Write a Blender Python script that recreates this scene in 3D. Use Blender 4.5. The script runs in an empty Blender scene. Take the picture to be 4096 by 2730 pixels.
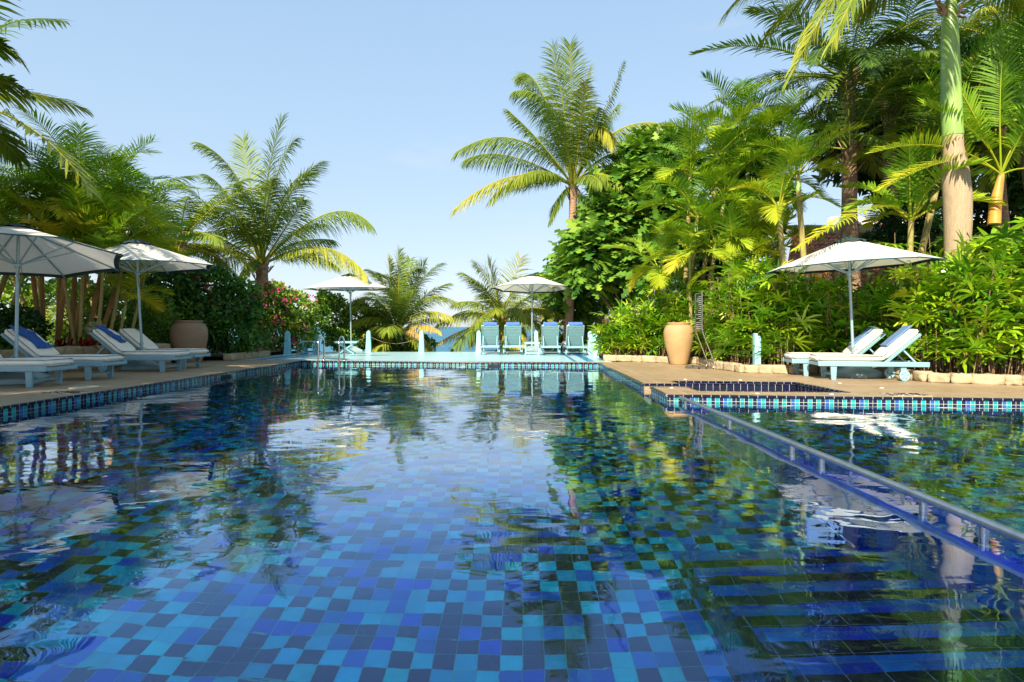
import bpy, bmesh, math, random
import numpy as np
from mathutils import Vector, Matrix
R = math.radians
sc = bpy.context.scene
COL = sc.collection

# ------------------------------------------------------------------ camera, sky, sun, exposure
cam_d = bpy.data.cameras.new("camera")
cam = bpy.data.objects.new("camera", cam_d); COL.objects.link(cam)
cam.location = (0, 0, 0.95); cam.rotation_euler = (R(90), 0, 0)
cam_d.sensor_width = 36.0; cam_d.lens = 20.65
cam_d.shift_x = -0.010; cam_d.shift_y = -0.0137
cam_d.clip_start = 0.05; cam_d.clip_end = 20000
sc.camera = cam
SUN_EL = 36.0; SUN_AZ = 201.0          # azimuth clockwise from +Y of the direction towards the sun
w = bpy.data.worlds.new("World"); sc.world = w; w.use_nodes = True
wn = w.node_tree.nodes; wl = w.node_tree.links
bg = wn["Background"]; bg.inputs[1].default_value = 0.125
sky = wn.new("ShaderNodeTexSky"); sky.sky_type = 'NISHITA'; sky.sun_disc = False
sky.sun_elevation = R(SUN_EL); sky.sun_rotation = R(SUN_AZ)
sky.air_density = 1.0; sky.dust_density = 0.7; sky.ozone_density = 1.6; sky.altitude = 0
# a few wisps of high cloud mixed into the sky
tc = wn.new("ShaderNodeTexCoord"); mp = wn.new("ShaderNodeMapping"); mp.inputs['Scale'].default_value = (1.0, 1.0, 3.2)
nz = wn.new("ShaderNodeTexNoise"); nz.inputs['Scale'].default_value = 3.1; nz.inputs['Detail'].default_value = 6; nz.inputs['Roughness'].default_value = .62
cr = wn.new("ShaderNodeValToRGB"); cr.color_ramp.elements[0].position = .58; cr.color_ramp.elements[0].color = (0, 0, 0, 1)
cr.color_ramp.elements[1].position = .82; cr.color_ramp.elements[1].color = (.45, .45, .45, 1)
mx = wn.new("ShaderNodeMix"); mx.data_type = 'RGBA'; mx.inputs[7].default_value = (2.6, 2.6, 2.8, 1)
sz = wn.new("ShaderNodeSeparateXYZ"); wl.new(tc.outputs['Generated'], sz.inputs[0])
gr = wn.new("ShaderNodeValToRGB"); ge = gr.color_ramp.elements; ge.new(.5)
for e_, (p_, c_) in zip(ge, [(0, (.186, .206, .240)), (.30, (.148, .203, .258)), (.9, (.085, .155, .254))]): e_.position = p_; e_.color = (*c_, 1)
wl.new(sz.outputs[2], gr.inputs[0]); gs = wn.new("ShaderNodeVectorMath"); gs.operation = 'SCALE'; gs.inputs[3].default_value = 10.0; wl.new(gr.outputs[0], gs.inputs[0])
hz = wn.new("ShaderNodeMix"); hz.data_type = 'RGBA'; hz.inputs[0].default_value = .82; wl.new(sky.outputs[0], hz.inputs[6]); wl.new(gs.outputs[0], hz.inputs[7])
wl.new(tc.outputs['Generated'], mp.inputs[0]); wl.new(mp.outputs[0], nz.inputs['Vector']); wl.new(nz.outputs[0], cr.inputs[0])
wl.new(cr.outputs[0], mx.inputs[0]); wl.new(hz.outputs[2], mx.inputs[6]); wl.new(mx.outputs[2], bg.inputs[0])
sl = bpy.data.lights.new("sun", 'SUN'); sl.energy = 4.1; sl.angle = R(0.53); sl.color = (1.0, 0.87, 0.66)
so = bpy.data.objects.new("sun", sl); COL.objects.link(so)
sd = Vector((math.sin(R(SUN_AZ))*math.cos(R(SUN_EL)), math.cos(R(SUN_AZ))*math.cos(R(SUN_EL)), math.sin(R(SUN_EL))))
so.rotation_euler = sd.to_track_quat('Z', 'Y').to_euler(); so.location = (-20, -20, 20)
sc.view_settings.view_transform = 'Standard'; sc.view_settings.look = 'None'
sc.view_settings.exposure = 1.42; sc.view_settings.gamma = 1.0
sc.render.engine = 'CYCLES'
sc.cycles.max_bounces = 10; sc.cycles.transparent_max_bounces = 12; sc.cycles.transmission_bounces = 6
sc.cycles.sample_clamp_indirect = 6.0

# ------------------------------------------------------------------ tagging, mesh helpers
F_PX = 2350.0
def PX(px, py, Y):
    """a point of the place at depth Y seen at photo position (px, py)"""
    return np.array([(px-2089)*Y/F_PX, Y, .95+(1309-py)*Y/F_PX])
def tag(o, label=None, cat=None, group=None, kind=None):
    if label: o['label'] = label
    if cat: o['category'] = cat
    if group: o['group'] = group
    if kind: o['kind'] = kind
    return o
def empty(name, loc=(0, 0, 0), rz=0, label=None, cat=None, group=None):
    o = bpy.data.objects.new(name, None); COL.objects.link(o); o.empty_display_size = .2
    o.location = loc; o.rotation_euler = (0, 0, rz)
    return tag(o, label, cat, group)
def copy_tree(o, parent=None):
    c = o.copy(); COL.objects.link(c); c.parent = parent
    for ch in list(o.children): copy_tree(ch, c)
    return c
class M:
    """collects boxes, tubes, lathes ... as one mesh"""
    def __init__(s): s.v = []; s.f = []; s.sm = []
    def add(s, v, f, smooth=False):
        n = len(s.v); s.v += [tuple(map(float, p)) for p in v]
        s.f += [tuple(i+n for i in q) for q in f]; s.sm += [smooth]*len(f); return s
    def box(s, c, d, rot=None, taper=None, ch=0.0):
        hx, hy, hz = d[0]/2, d[1]/2, d[2]/2; tx, ty = taper or (1, 1)
        if ch <= 0:
            v = [(-hx,-hy,-hz),(hx,-hy,-hz),(hx,hy,-hz),(-hx,hy,-hz),(-hx*tx,-hy*ty,hz),(hx*tx,-hy*ty,hz),(hx*tx,hy*ty,hz),(-hx*tx,hy*ty,hz)]
            f = [(0,3,2,1),(4,5,6,7),(0,1,5,4),(1,2,6,5),(2,3,7,6),(3,0,4,7)]
        else:
            bm = bmesh.new(); bmesh.ops.create_cube(bm, size=1)
            for q in bm.verts:
                k = q.co.z > 0
                q.co = Vector((q.co.x*d[0]*(tx if k else 1), q.co.y*d[1]*(ty if k else 1), q.co.z*d[2]))
            bmesh.ops.bevel(bm, geom=bm.edges[:], offset=ch, segments=2, affect='EDGES', profile=.5)
            v = [q.co[:] for q in bm.verts]; f = [[q.index for q in p.verts] for p in bm.faces]; bm.free()
        if rot is not None: v = [rot @ Vector(p) for p in v]
        return s.add([(p[0]+c[0], p[1]+c[1], p[2]+c[2]) for p in v], f)
    def beam(s, a, b, wy, wz, up=(0, 0, 1), ch=0):
        a, b = Vector(a), Vector(b); d = b-a; x = d.normalized(); y = Vector(up).cross(x).normalized(); z = x.cross(y)
        rot = Matrix((x, y, z)).transposed()
        return s.box((a+b)/2, (d.length, wy, wz), rot, ch=ch)
    def tube(s, pts, r, n=10, cap=True):
        pts = [Vector(p) for p in pts]; r = [r]*len(pts) if not hasattr(r, '__len__') else r
        v = []; f = []; ref = None
        for i, p in enumerate(pts):
            t = (pts[min(i+1, len(pts)-1)]-pts[max(i-1, 0)]).normalized()
            if ref is None: ref = t.orthogonal().normalized()
            ref = (ref-t*ref.dot(t)).normalized(); b = t.cross(ref)
            for k in range(n):
                a = 2*math.pi*k/n; v.append(p+(ref*math.cos(a)+b*math.sin(a))*r[i])
        for i in range(len(pts)-1):
            for k in range(n): f.append((i*n+k, i*n+(k+1) % n, (i+1)*n+(k+1) % n, (i+1)*n+k))
        s.add(v, f, True)
        if cap:
            m = len(pts)-1; s.add(v[:n], [tuple(range(n))[::-1]]); s.add(v[m*n:], [tuple(range(n))])
        return s
    def lathe(s, prof, n=32, c=(0, 0, 0)):
        v = [(c[0]+r*math.cos(2*math.pi*k/n), c[1]+r*math.sin(2*math.pi*k/n), c[2]+z) for r, z in prof for k in range(n)]
        f = [(i*n+k, i*n+(k+1) % n, (i+1)*n+(k+1) % n, (i+1)*n+k) for i in range(len(prof)-1) for k in range(n)]
        return s.add(v, f, True)
    def quad(s, *p): return s.add(p, [tuple(range(len(p)))])
    def build(s, name, mat, parent=None, bev=0, loc=None, smooth=None):
        me = bpy.data.meshes.new(name); me.from_pydata(s.v, [], s.f)
        me.polygons.foreach_set('use_smooth', s.sm if smooth is None else [smooth]*len(s.f))
        me.materials.append(mat); me.update()
        o = bpy.data.objects.new(name, me); COL.objects.link(o)
        if loc: o.location = loc
        if parent: o.parent = parent
        if bev:
            b = o.modifiers.new('bevel', 'BEVEL'); b.width = bev; b.segments = 2; b.limit_method = 'ANGLE'
        return o
def shift(pts, loc): return [(p[0]-loc[0], p[1]-loc[1], p[2]-loc[2]) for p in pts]

# ------------------------------------------------------------------ leaf blades (numpy)
class Leaves:
    def __init__(s): s.V = []; s.F = []; s.T = []; s.n = 0
    def blades(s, P, W, S, tint, fold=0.0):
        """P (k,m,3) centre lines, W (m,) or (k,m) half widths, S (k,3)/(k,m,3) side vectors, tint (k,)"""
        k, m, _ = P.shape
        W = np.broadcast_to(W, (k, m))[..., None]; S = S[:, None, :] if S.ndim == 2 else S
        A = P-S*W; B = P+S*W
        V = np.stack([A, B], 2).reshape(k*m*2, 3)
        b = (np.arange(k)*m*2)[:, None]+np.arange(m-1)*2
        F = np.stack([b, b+1, b+3, b+2], -1).reshape(-1, 4)+s.n
        s.V.append(V); s.F.append(F); s.T.append(np.repeat(np.broadcast_to(tint, (k,)), m*2)); s.n += len(V)
    def raw(s, V, F, tint):
        V = np.asarray(V, float); s.V.append(V); s.F.append(np.asarray(F)+s.n); s.T.append(np.broadcast_to(tint, (len(V),))); s.n += len(V)
    def build(s, name, mat, parent=None, loc=(0, 0, 0), smooth=False):
        V = np.concatenate(s.V)-np.array(loc); F = np.concatenate(s.F); T = np.concatenate(s.T)
        me = bpy.data.meshes.new(name)
        me.vertices.add(len(V)); me.vertices.foreach_set('co', V.astype(np.float32).ravel())
        me.loops.add(F.size); me.loops.foreach_set('vertex_index', F.astype(np.int32).ravel())
        me.polygons.add(len(F)); me.polygons.foreach_set('loop_start', np.arange(0, F.size, 4, dtype=np.int32))
        me.polygons.foreach_set('loop_total', np.full(len(F), 4, dtype=np.int32))
        if smooth: me.polygons.foreach_set('use_smooth', np.ones(len(F), bool))
        me.update(calc_edges=True)
        at = me.attributes.new('tint', 'FLOAT', 'POINT'); at.data.foreach_set('value', T.astype(np.float32))
        me.materials.append(mat)
        o = bpy.data.objects.new(name, me); COL.objects.link(o)
        if parent: o.parent = parent
        return o
def nrm(a): return a/np.maximum(np.linalg.norm(a, axis=-1, keepdims=True), 1e-9)
def bez(a, b, c, t):
    t = np.asarray(t)[:, None]; return (1-t)**2*a+2*t*(1-t)*b+t**2*c
UPV = np.array([0, 0, 1.0])
def frond(L, rng, a, b, c, n=42, ll=.75, wd=.02, droop=.9, start=.18, tint=.4, vee=.25, swp=.55, roll=0.0, rach=.03, gap=0.0, st=4, tipyel=.1):
    """a feather frond: rachis a-b-c with n leaflets a side"""
    a, b, c = map(np.asarray, (a, b, c))
    t = np.linspace(start, .995, n); P0 = bez(a, b, c, t)
    T = nrm(2*(1-t[:, None])*(b-a)+2*t[:, None]*(c-b))
    S = np.cross(b-a, c-a)
    if np.linalg.norm(S) < 1e-4: S = np.cross(c-a, np.array([.3, 1, .1]))
    S = nrm(S)[None, :]*np.ones((n, 1)); N = nrm(np.cross(S, T))
    N *= np.sign(N[:, 2:3].mean()+1e-6)
    if roll:
        S, N = S*math.cos(roll)+N*math.sin(roll), N*math.cos(roll)-S*math.sin(roll)
    q_ = (t-start)/(1-start); prof = np.clip(np.minimum(.45+1.6*q_, 1.02)*(1-.62*q_**3), .2, 1.05)
    # rachis
    tr = np.linspace(0, 1, 14); pr = bez(a, b, c, tr); rr = rach*(1-.88*tr)
    q = M(); q.tube([tuple(p) for p in pr], list(rr), n=5, cap=False)
    L.raw(np.array(q.v), np.array(q.f), min(.72, tint+.25))
    for sg in (-1, 1):
        keep = rng.random(n) >= gap; k = int(keep.sum())
        if k == 0: continue
        ln = (ll*prof*rng.uniform(.82, 1.12, n))[keep][:, None]
        sw = (swp+.65*t**2.2+rng.normal(0, .05, n))[keep][:, None]
        vv = (vee+rng.normal(0, .09, n))[keep][:, None]
        dr = (droop*rng.uniform(.8, 1.2, n))[keep][:, None]
        d = nrm(sg*S[keep]*np.cos(sw)+T[keep]*np.sin(sw)+N[keep]*vv-UPV*dr*.45)
        pts = [P0[keep]]; cur = pts[0]; dd = d
        for j in range(1, st):
            cur = cur+dd*ln/(st-1); pts.append(cur)
            dd = nrm(dd-UPV*dr*.32+rng.normal(0, .035, dd.shape))
        P = np.stack(pts, 1)
        Wd = {3: np.array([.55, 1, .1]), 4: np.array([.5, 1, .8, .08]), 5: np.array([.5, 1, .95, .6, .06])}[st]*wd
        Sd = nrm(T[keep]-d*(T[keep]*d).sum(-1, keepdims=True))
        L.blades(P, Wd, Sd, np.clip(tint+rng.normal(0, .045, k)+tipyel*(t[keep]-.4), 0, 1))
def crown(L, rng, c, n=18, ln=4.0, ll=.75, wd=.02, droop=.9, tint=.4, el=(80, -25), lift=.35, nl=40, az0=None, **kw):
    """fronds all round a palm's growing point, upright young ones to hanging old ones"""
    c = np.asarray(c, float); az = rng.uniform(0, 360) if az0 is None else az0
    for i in range(n):
        u = (i+.5)/n; e = R(el[0]+(el[1]-el[0])*u+rng.normal(0, 6)); az += 137.5+rng.normal(0, 9)
        h = np.array([math.cos(R(az)), math.sin(R(az)), 0]); l = ln*rng.uniform(.82, 1.1)*(.75+.25*math.sin(math.pi*min(1, u+.25)))
        b = c+(h*math.cos(e)+UPV*math.sin(e))*l*.55+UPV*lift*l*.25
        e2 = e-R(38+25*rng.random()); d = h*math.cos(e2)+UPV*math.sin(e2)
        tp = b+d*l*.52
        side = np.cross(h, UPV)*rng.normal(0, .08)*l
        frond(L, rng, c+h*.04, b, tp+side, n=nl, ll=ll, wd=wd, droop=droop, tint=np.clip(tint+.25*(u-.45)+rng.normal(0, .05), 0, 1), **kw)
def cloud(L, rng, blobs, n, size=.09, wd=.38, tint=.35, tv=.09, droop=.3, shell=.55, flat=.0, up=.35):
    """leafy mass: n leaves spread through ellipsoid blobs (x,y,z,rx,ry,rz), pointing outwards"""
    blobs = np.array(blobs, float); vol = (blobs[:, 3]*blobs[:, 4]+blobs[:, 4]*blobs[:, 5]+blobs[:, 3]*blobs[:, 5]); pick = rng.choice(len(blobs), n, p=vol/vol.sum())
    B = blobs[pick]; d = nrm(rng.normal(0, 1, (n, 3)))
    r = shell+(1-shell)*rng.random(n)**.6; r *= 1+.16*np.sin(d[:, 0]*5+pick)*np.cos(d[:, 2]*6+pick*2)+rng.normal(0, .06, n)
    p = B[:, :3]+d*B[:, 3:]*r[:, None]
    di = nrm(d*.8+UPV*up+rng.normal(0, .6, (n, 3))); ln = (size*rng.uniform(.6, 1.35, n))[:, None]
    side = nrm(np.cross(di, rng.normal(0, 1, (n, 3))+UPV*.5))
    d2 = nrm(di-UPV*droop)
    P = np.stack([p, p+di*ln*.35, p+di*ln*.35+d2*ln*.35, p+di*ln*.35+d2*ln*.65], 1)
    clump = .5*np.sin(p[:, 0]*2.3+p[:, 2]*3.1)+.5*np.sin(p[:, 1]*2.9-p[:, 0]*1.7)
    L.blades(P, ln*np.array([.06, wd, wd*.8, .03])[None, :], side, np.clip(tint+clump*tv*.8+rng.normal(0, tv, n), 0, 1))
def fans(L, rng, C, D, nl=8, ll=.27, wd=.019, tint=.5, tv=.07, droop=.5, spread=115):
    """palmate fans: centres C, directions D"""
    k = len(C); D = nrm(D); Sx = nrm(np.cross(D, UPV+rng.normal(0, .3, (k, 3)))); Nn = nrm(np.cross(Sx, D))
    tn = np.clip(tint+rng.normal(0, tv, k), 0, 1)
    for j in range(nl):
        a = R(-spread+2*spread*j/(nl-1))+rng.normal(0, .1, k); a = a[:, None]
        d = nrm(D*np.cos(a)+Sx*np.sin(a)+Nn*.25); ln = (ll*rng.uniform(.75, 1.15, k))[:, None]*(.8+.2*np.cos(a))
        sd_ = nrm(np.cross(d, Nn+Sx*.2)); pts = [C]; cur = C; dd = d
        for q in range(3):
            cur = cur+dd*ln/3; pts.append(cur); dd = nrm(dd-UPV*droop*rng.uniform(.6, 1.3, (k, 1))*.6)
        L.blades(np.stack(pts, 1), np.array([.35, 1, 1, .35])*wd, sd_, np.clip(tn+rng.normal(0, .03, k), 0, 1))

# ------------------------------------------------------------------ materials
def newmat(name):
    m = bpy.data.materials.new(name); m.use_nodes = True; nt = m.node_tree
    return m, nt, nt.nodes['Principled BSDF'], nt.nodes['Material Output']
def nd(nt, t, **kw):
    n = nt.nodes.new(t)
    for k, v in kw.items():
        if k.startswith('i_'): n.inputs[int(k[2:]) if k[2:].isdigit() else k[2:]].default_value = v
        else: setattr(n, k, v)
    return n
def math_(nt, op, a, b=None, c=None):
    n = nt.nodes.new('ShaderNodeMath'); n.operation = op
    for i, x in enumerate((a, b, c)):
        if x is None: continue
        if isinstance(x, (int, float)): n.inputs[i].default_value = x
        else: nt.links.new(x, n.inputs[i])
    return n.outputs[0]
def ramp(nt, fac, stops, interp='LINEAR'):
    n = nt.nodes.new('ShaderNodeValToRGB'); n.color_ramp.interpolation = interp; e = n.color_ramp.elements
    while len(e) < len(stops): e.new(.5)
    for i, (p, c) in enumerate(stops): e[i].position = p; e[i].color = (*c, 1)
    nt.links.new(fac, n.inputs[0]); return n.outputs[0]
def mixc(nt, fac, a, b, mode='MIX'):
    n = nt.nodes.new('ShaderNodeMix'); n.data_type = 'RGBA'; n.blend_type = mode
    for i, x in ((0, fac), (6, a), (7, b)):
        if isinstance(x, (int, float)): n.inputs[i].default_value = x
        elif isinstance(x, tuple): n.inputs[i].default_value = (*x, 1)
        else: nt.links.new(x, n.inputs[i])
    return n.outputs[2]
def noise(nt, scale, detail=4, rough=.5, vec=None, dist=0):
    n = nt.nodes.new('ShaderNodeTexNoise'); n.inputs['Scale'].default_value = scale; n.inputs['Detail'].default_value = detail
    n.inputs['Roughness'].default_value = rough; n.inputs['Distortion'].default_value = dist
    if vec is not None: nt.links.new(vec, n.inputs['Vector'])
    return n.outputs[0]
def pos(nt, scale=None, obj=False):
    o = nt.nodes.new('ShaderNodeTexCoord').outputs['Object'] if obj else nt.nodes.new('ShaderNodeNewGeometry').outputs['Position']
    if scale:
        m = nt.nodes.new('ShaderNodeMapping'); m.inputs['Scale'].default_value = scale; nt.links.new(o, m.inputs[0]); o = m.outputs[0]
    return o
def bump(nt, h, strength, dist, normal=None):
    b = nt.nodes.new('ShaderNodeBump'); b.inputs['Strength'].default_value = strength; b.inputs['Distance'].default_value = dist
    nt.links.new(h, b.inputs['Height'])
    if normal is not None: nt.links.new(normal, b.inputs['Normal'])
    return b.outputs[0]
def mat_simple(name, col, rough=.6, var=.12, sc_=8, metal=0, bmp=.0, spec=.5, col2=None, obj=True):
    m, nt, p, o = newmat(name); v = pos(nt, obj=obj); f = noise(nt, sc_, 5, .6, v)
    c2 = col2 or tuple(x*(1-var*2) for x in col)
    nt.links.new(ramp(nt, f, [(.3, c2), (.65, col)]), p.inputs['Base Color'])
    p.inputs['Roughness'].default_value = rough; p.inputs['Metallic'].default_value = metal; p.inputs['Specular IOR Level'].default_value = spec
    if bmp: nt.links.new(bump(nt, noise(nt, sc_*6, 4, .6, v), .6, bmp), p.inputs['Normal'])
    return m
def mat_leaf(name, stops, rough=.42, trans=.35, spec=.4):
    m, nt, p, o = newmat(name); at = nt.nodes.new('ShaderNodeAttribute'); at.attribute_name = 'tint'
    f = noise(nt, 2.2, 3, .6, pos(nt)); fac = math_(nt, 'ADD', at.outputs['Fac'], math_(nt, 'MULTIPLY', math_(nt, 'SUBTRACT', f, .5), .22))
    c = ramp(nt, fac, stops); nt.links.new(c, p.inputs['Base Color'])
    p.inputs['Roughness'].default_value = rough; p.inputs['Specular IOR Level'].default_value = spec
    tr = nt.nodes.new('ShaderNodeBsdfTranslucent'); tc_ = mixc(nt, 1.0, c, (1.0, 1.05, .45), 'MULTIPLY'); nt.links.new(tc_, tr.inputs[0])
    mx_ = nt.nodes.new('ShaderNodeMixShader'); mx_.inputs[0].default_value = trans
    nt.links.new(p.outputs[0], mx_.inputs[1]); nt.links.new(tr.outputs[0], mx_.inputs[2]); nt.links.new(mx_.outputs[0], o.inputs[0])
    return m
GREEN = [(0, (.012, .05, .008)), (.3, (.06, .17, .012)), (.5, (.19, .36, .018)), (.68, (.36, .44, .02)), (.84, (.62, .48, .03)), (1, (.30, .17, .06))]
COCO = [(0, (.02, .055, .010)), (.3, (.07, .14, .018)), (.5, (.18, .26, .03)), (.68, (.38, .38, .04)), (.84, (.62, .48, .05)), (1, (.38, .26, .13))]
RHAP = [(0, (.012, .06, .006)), (.3, (.055, .19, .010)), (.5, (.17, .38, .015)), (.7, (.36, .50, .02)), (.9, (.55, .50, .05)), (1, (.5, .38, .1))]
BUSH = [(0, (.008, .035, .010)), (.3, (.02, .085, .018)), (.5, (.08, .20, .025)), (.7, (.22, .36, .03)), (.9, (.5, .5, .06)), (1, (.4, .42, .1))]
ML = {'green': mat_leaf('areca_leaf', GREEN), 'coco': mat_leaf('coconut_leaf', COCO, .52, .32, .22), 'rhapis': mat_leaf('lady_palm_leaf', RHAP, .3, .3, .5),
      'bush': mat_leaf('bush_leaf', BUSH, .45, .3), 'bread': mat_leaf('breadfruit_leaf', [(0, (.015, .055, .010)), (.3, (.06, .17, .022)), (.5, (.17, .33, .035)), (.7, (.36, .50, .055)), (.9, (.5, .5, .1)), (1, (.5, .4, .1))], .4, .22, .4)}
ML['pink'] = mat_leaf('pink_bract', [(0, (.55, .03, .16)), (1, (.85, .12, .35))], .6, .4)
ML['red'] = mat_leaf('red_leaf', [(0, (.10, .008, .012)), (1, (.45, .02, .03))], .4, .25)
ML['pale'] = mat_leaf('variegated_leaf', [(0, (.35, .42, .22)), (1, (.7, .72, .5))], .5, .3)
def mat_trunk(name, c1, c2, ring=9.0, rs=.35, dark=.35, bm_=.012):
    m, nt, p, o = newmat(name); v = pos(nt, obj=True)
    z = nt.nodes.new('ShaderNodeSeparateXYZ'); nt.links.new(v, z.inputs[0])
    n1 = noise(nt, 5, 5, .6, v); zz = math_(nt, 'ADD', math_(nt, 'MULTIPLY', z.outputs[2], ring), math_(nt, 'MULTIPLY', n1, .5))
    fr = math_(nt, 'FRACT', zz); rg = math_(nt, 'LESS_THAN', fr, rs*.5)
    st_ = noise(nt, 9, 5, .65, pos(nt, (5, 5, .7), True))
    base = ramp(nt, st_, [(.25, c2), (.7, c1)]); col = mixc(nt, math_(nt, 'MULTIPLY', rg, dark), base, tuple(x*.45 for x in c2))
    nt.links.new(col, p.inputs['Base Color']); p.inputs['Roughness'].default_value = .85
    h = math_(nt, 'ADD', math_(nt, 'MULTIPLY', rg, -.6), st_); nt.links.new(bump(nt, h, .8, bm_), p.inputs['Normal'])
    return m
MT = {'coco': mat_trunk('coconut_trunk', (.40, .26, .17), (.21, .12, .075), 9), 'coco_top': mat_trunk('coconut_trunk_pale', (.42, .33, .2), (.2, .13, .08), 7, .5, .7),
      'royal': mat_trunk('royal_trunk', (.42, .32, .205), (.26, .19, .12), 22, .12, .35, .004), 'shaft': mat_simple('crownshaft_green', (.26, .42, .10), .35, .12, 3),
      'areca': mat_trunk('areca_stem', (.34, .30, .10), (.22, .16, .05), 6.5, .10, -1.4, .004), 'bamboo': mat_trunk('orange_cane', (.36, .20, .06), (.22, .11, .035), 7.5, .10, -1.2, .004),
      'grey': mat_trunk('grey_branch', (.33, .25, .17), (.2, .15, .1), 3, .1, .2), 'fibre': mat_simple('palm_fibre', (.36, .24, .13), .9, .3, 12, bmp=.01),
      'orange': mat_simple('orange_sheath', (.62, .30, .05), .5, .2, 3), 'cane': mat_trunk('lady_palm_cane', (.26, .16, .075), (.12, .075, .04), 14, .3, .5, .003),
      'husk': mat_simple('dry_leaf_base', (.40, .27, .15), .9, .3, 9, bmp=.008)}

TEAL = (.008, .27, .29); BLUE = (.03, .07, .42); NAVY = (.012, .010, .045)
def mat_tiles(name, ax, size, stops_a, stops_b, grout=(.10, .30, .32), g=.035, period=None, rough=.08, off=(0, 0), mott=.25):
    """square glazed tiles; ax = which world axes run across and up the face"""
    m, nt, p, o = newmat(name); s = nt.nodes.new('ShaderNodeSeparateXYZ'); nt.links.new(pos(nt), s.inputs[0])
    su, sv = (size if hasattr(size, '__len__') else (size, size))
    u = math_(nt, 'DIVIDE', math_(nt, 'ADD', s.outputs['XYZ'.index(ax[0])], off[0]), su)
    v = math_(nt, 'DIVIDE', math_(nt, 'ADD', s.outputs['XYZ'.index(ax[1])], off[1]), sv)
    iu, iv = math_(nt, 'FLOOR', u), math_(nt, 'FLOOR', v); fu, fv = math_(nt, 'FRACT', u), math_(nt, 'FRACT', v)
    cb = nt.nodes.new('ShaderNodeCombineXYZ'); nt.links.new(iu, cb.inputs[0]); nt.links.new(iv, cb.inputs[1])
    wn_ = nt.nodes.new('ShaderNodeTexWhiteNoise'); wn_.noise_dimensions = '3D'; nt.links.new(cb.outputs[0], wn_.inputs['Vector'])
    if period:
        k = math_(nt, 'DIVIDE', math_(nt, 'ADD', math_(nt, 'FLOORED_MODULO', iu, len(period)), .5), len(period))
        stops = [(i/len(period), c) for i, c in enumerate(period)]
        col = ramp(nt, k, stops, 'CONSTANT')
    else:
        ch = math_(nt, 'FLOORED_MODULO', math_(nt, 'ADD', iu, iv), 2)
        col = mixc(nt, ch, ramp(nt, wn_.outputs['Value'], stops_a, 'CONSTANT'), ramp(nt, wn_.outputs['Value'], stops_b, 'CONSTANT'))
    sx = nt.nodes.new('ShaderNodeSeparateColor'); nt.links.new(wn_.outputs['Color'], sx.inputs[0])
    br = math_(nt, 'ADD', math_(nt, 'MULTIPLY', sx.outputs[1], .45), .72)
    mt = math_(nt, 'ADD', math_(nt, 'MULTIPLY', noise(nt, 9, 4, .6, pos(nt)), mott*2), 1-mott)
    hs = nt.nodes.new('ShaderNodeHueSaturation'); nt.links.new(col, hs.inputs['Color'])
    nt.links.new(math_(nt, 'MULTIPLY', br, mt), hs.inputs['Value']); nt.links.new(math_(nt, 'ADD', .485, math_(nt, 'MULTIPLY', sx.outputs[2], .03)), hs.inputs['Hue'])
    gm = math_(nt, 'MAXIMUM', math_(nt, 'MAXIMUM', math_(nt, 'LESS_THAN', fu, g), math_(nt, 'GREATER_THAN', fu, 1-g)), math_(nt, 'MAXIMUM', math_(nt, 'LESS_THAN', fv, g), math_(nt, 'GREATER_THAN', fv, 1-g)))
    nt.links.new(mixc(nt, gm, hs.outputs[0], grout), p.inputs['Base Color'])
    nt.links.new(math_(nt, 'ADD', math_(nt, 'MULTIPLY', gm, .5), rough), p.inputs['Roughness'])
    nt.links.new(bump(nt, math_(nt, 'ADD', math_(nt, 'MULTIPLY', gm, -1), math_(nt, 'MULTIPLY', wn_.outputs['Value'], .3)), .5, .002), p.inputs['Normal'])
    return m
FA = [(0, (.009, .011, .034)), (.62, (.002, .042, .36)), (.9, (.001, .17, .38))]
FB = [(0, (.001, .21, .43)), (.50, (.002, .048, .38)), (.84, (.009, .011, .034))]
PER = [TEAL, NAVY, (.02, .10, .34), TEAL, NAVY, NAVY, TEAL, NAVY]
T_floor = mat_tiles('pool_floor_tiles', 'XY', .109, FA, FB, (.012, .11, .13), .018)
T_fwx = mat_tiles('pool_wall_tiles_x', 'XZ', .12, FA, FB, (.012, .11, .13), .018)
T_fwy = mat_tiles('pool_wall_tiles_y', 'YZ', .12, FA, FB, (.012, .11, .13), .018)
T_frx = mat_tiles('frieze_tiles_x', 'XZ', .056, FA, FB, (.42, .50, .38), .04, PER, off=(0, .03), mott=.35)
T_fry = mat_tiles('frieze_tiles_y', 'YZ', .056, FA, FB, (.20, .30, .32), .035, PER, off=(0, .03), mott=.35)
DK = [(0, (.006, .006, .022)), (.5, (.007, .009, .034))]
T_dark = mat_tiles('dark_tiles', 'XY', .148, DK, DK, (.03, .10, .16), .012, mott=.3)
T_nose = mat_tiles('blue_nosing_tiles', 'XY', .148, [(0, (.005, .036, .30)), (.7, (.004, .05, .24))], [(0, (.006, .045, .28)), (.6, (.004, .034, .31))], (.01, .06, .10), .014, mott=.3)
T_ledge = mat_tiles('blue_ledge_tiles', 'XY', .13, [(0, (.016, .05, .60)), (.5, (.014, .07, .55))], [(0, (.010, .06, .62)), (.6, (.016, .05, .52))], (.05, .12, .36), .02, mott=.25)
T_cope = mat_tiles('coping_tiles_x', 'XY', (.125, 50), DK, DK, (.30, .32, .30), .03, off=(0, 20), rough=.12)
T_copey = mat_tiles('coping_tiles_y', 'YX', (.125, 50), DK, DK, (.30, .32, .30), .03, off=(0, 20), rough=.12)
T_spax = mat_tiles('spa_tiles_x', 'XZ', (.115, .20), DK, DK, (.45, .45, .42), .022, off=(0, .035))
T_spay = mat_tiles('spa_tiles_y', 'YZ', (.115, .20), DK, DK, (.45, .45, .42), .022, off=(0, .035))

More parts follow.
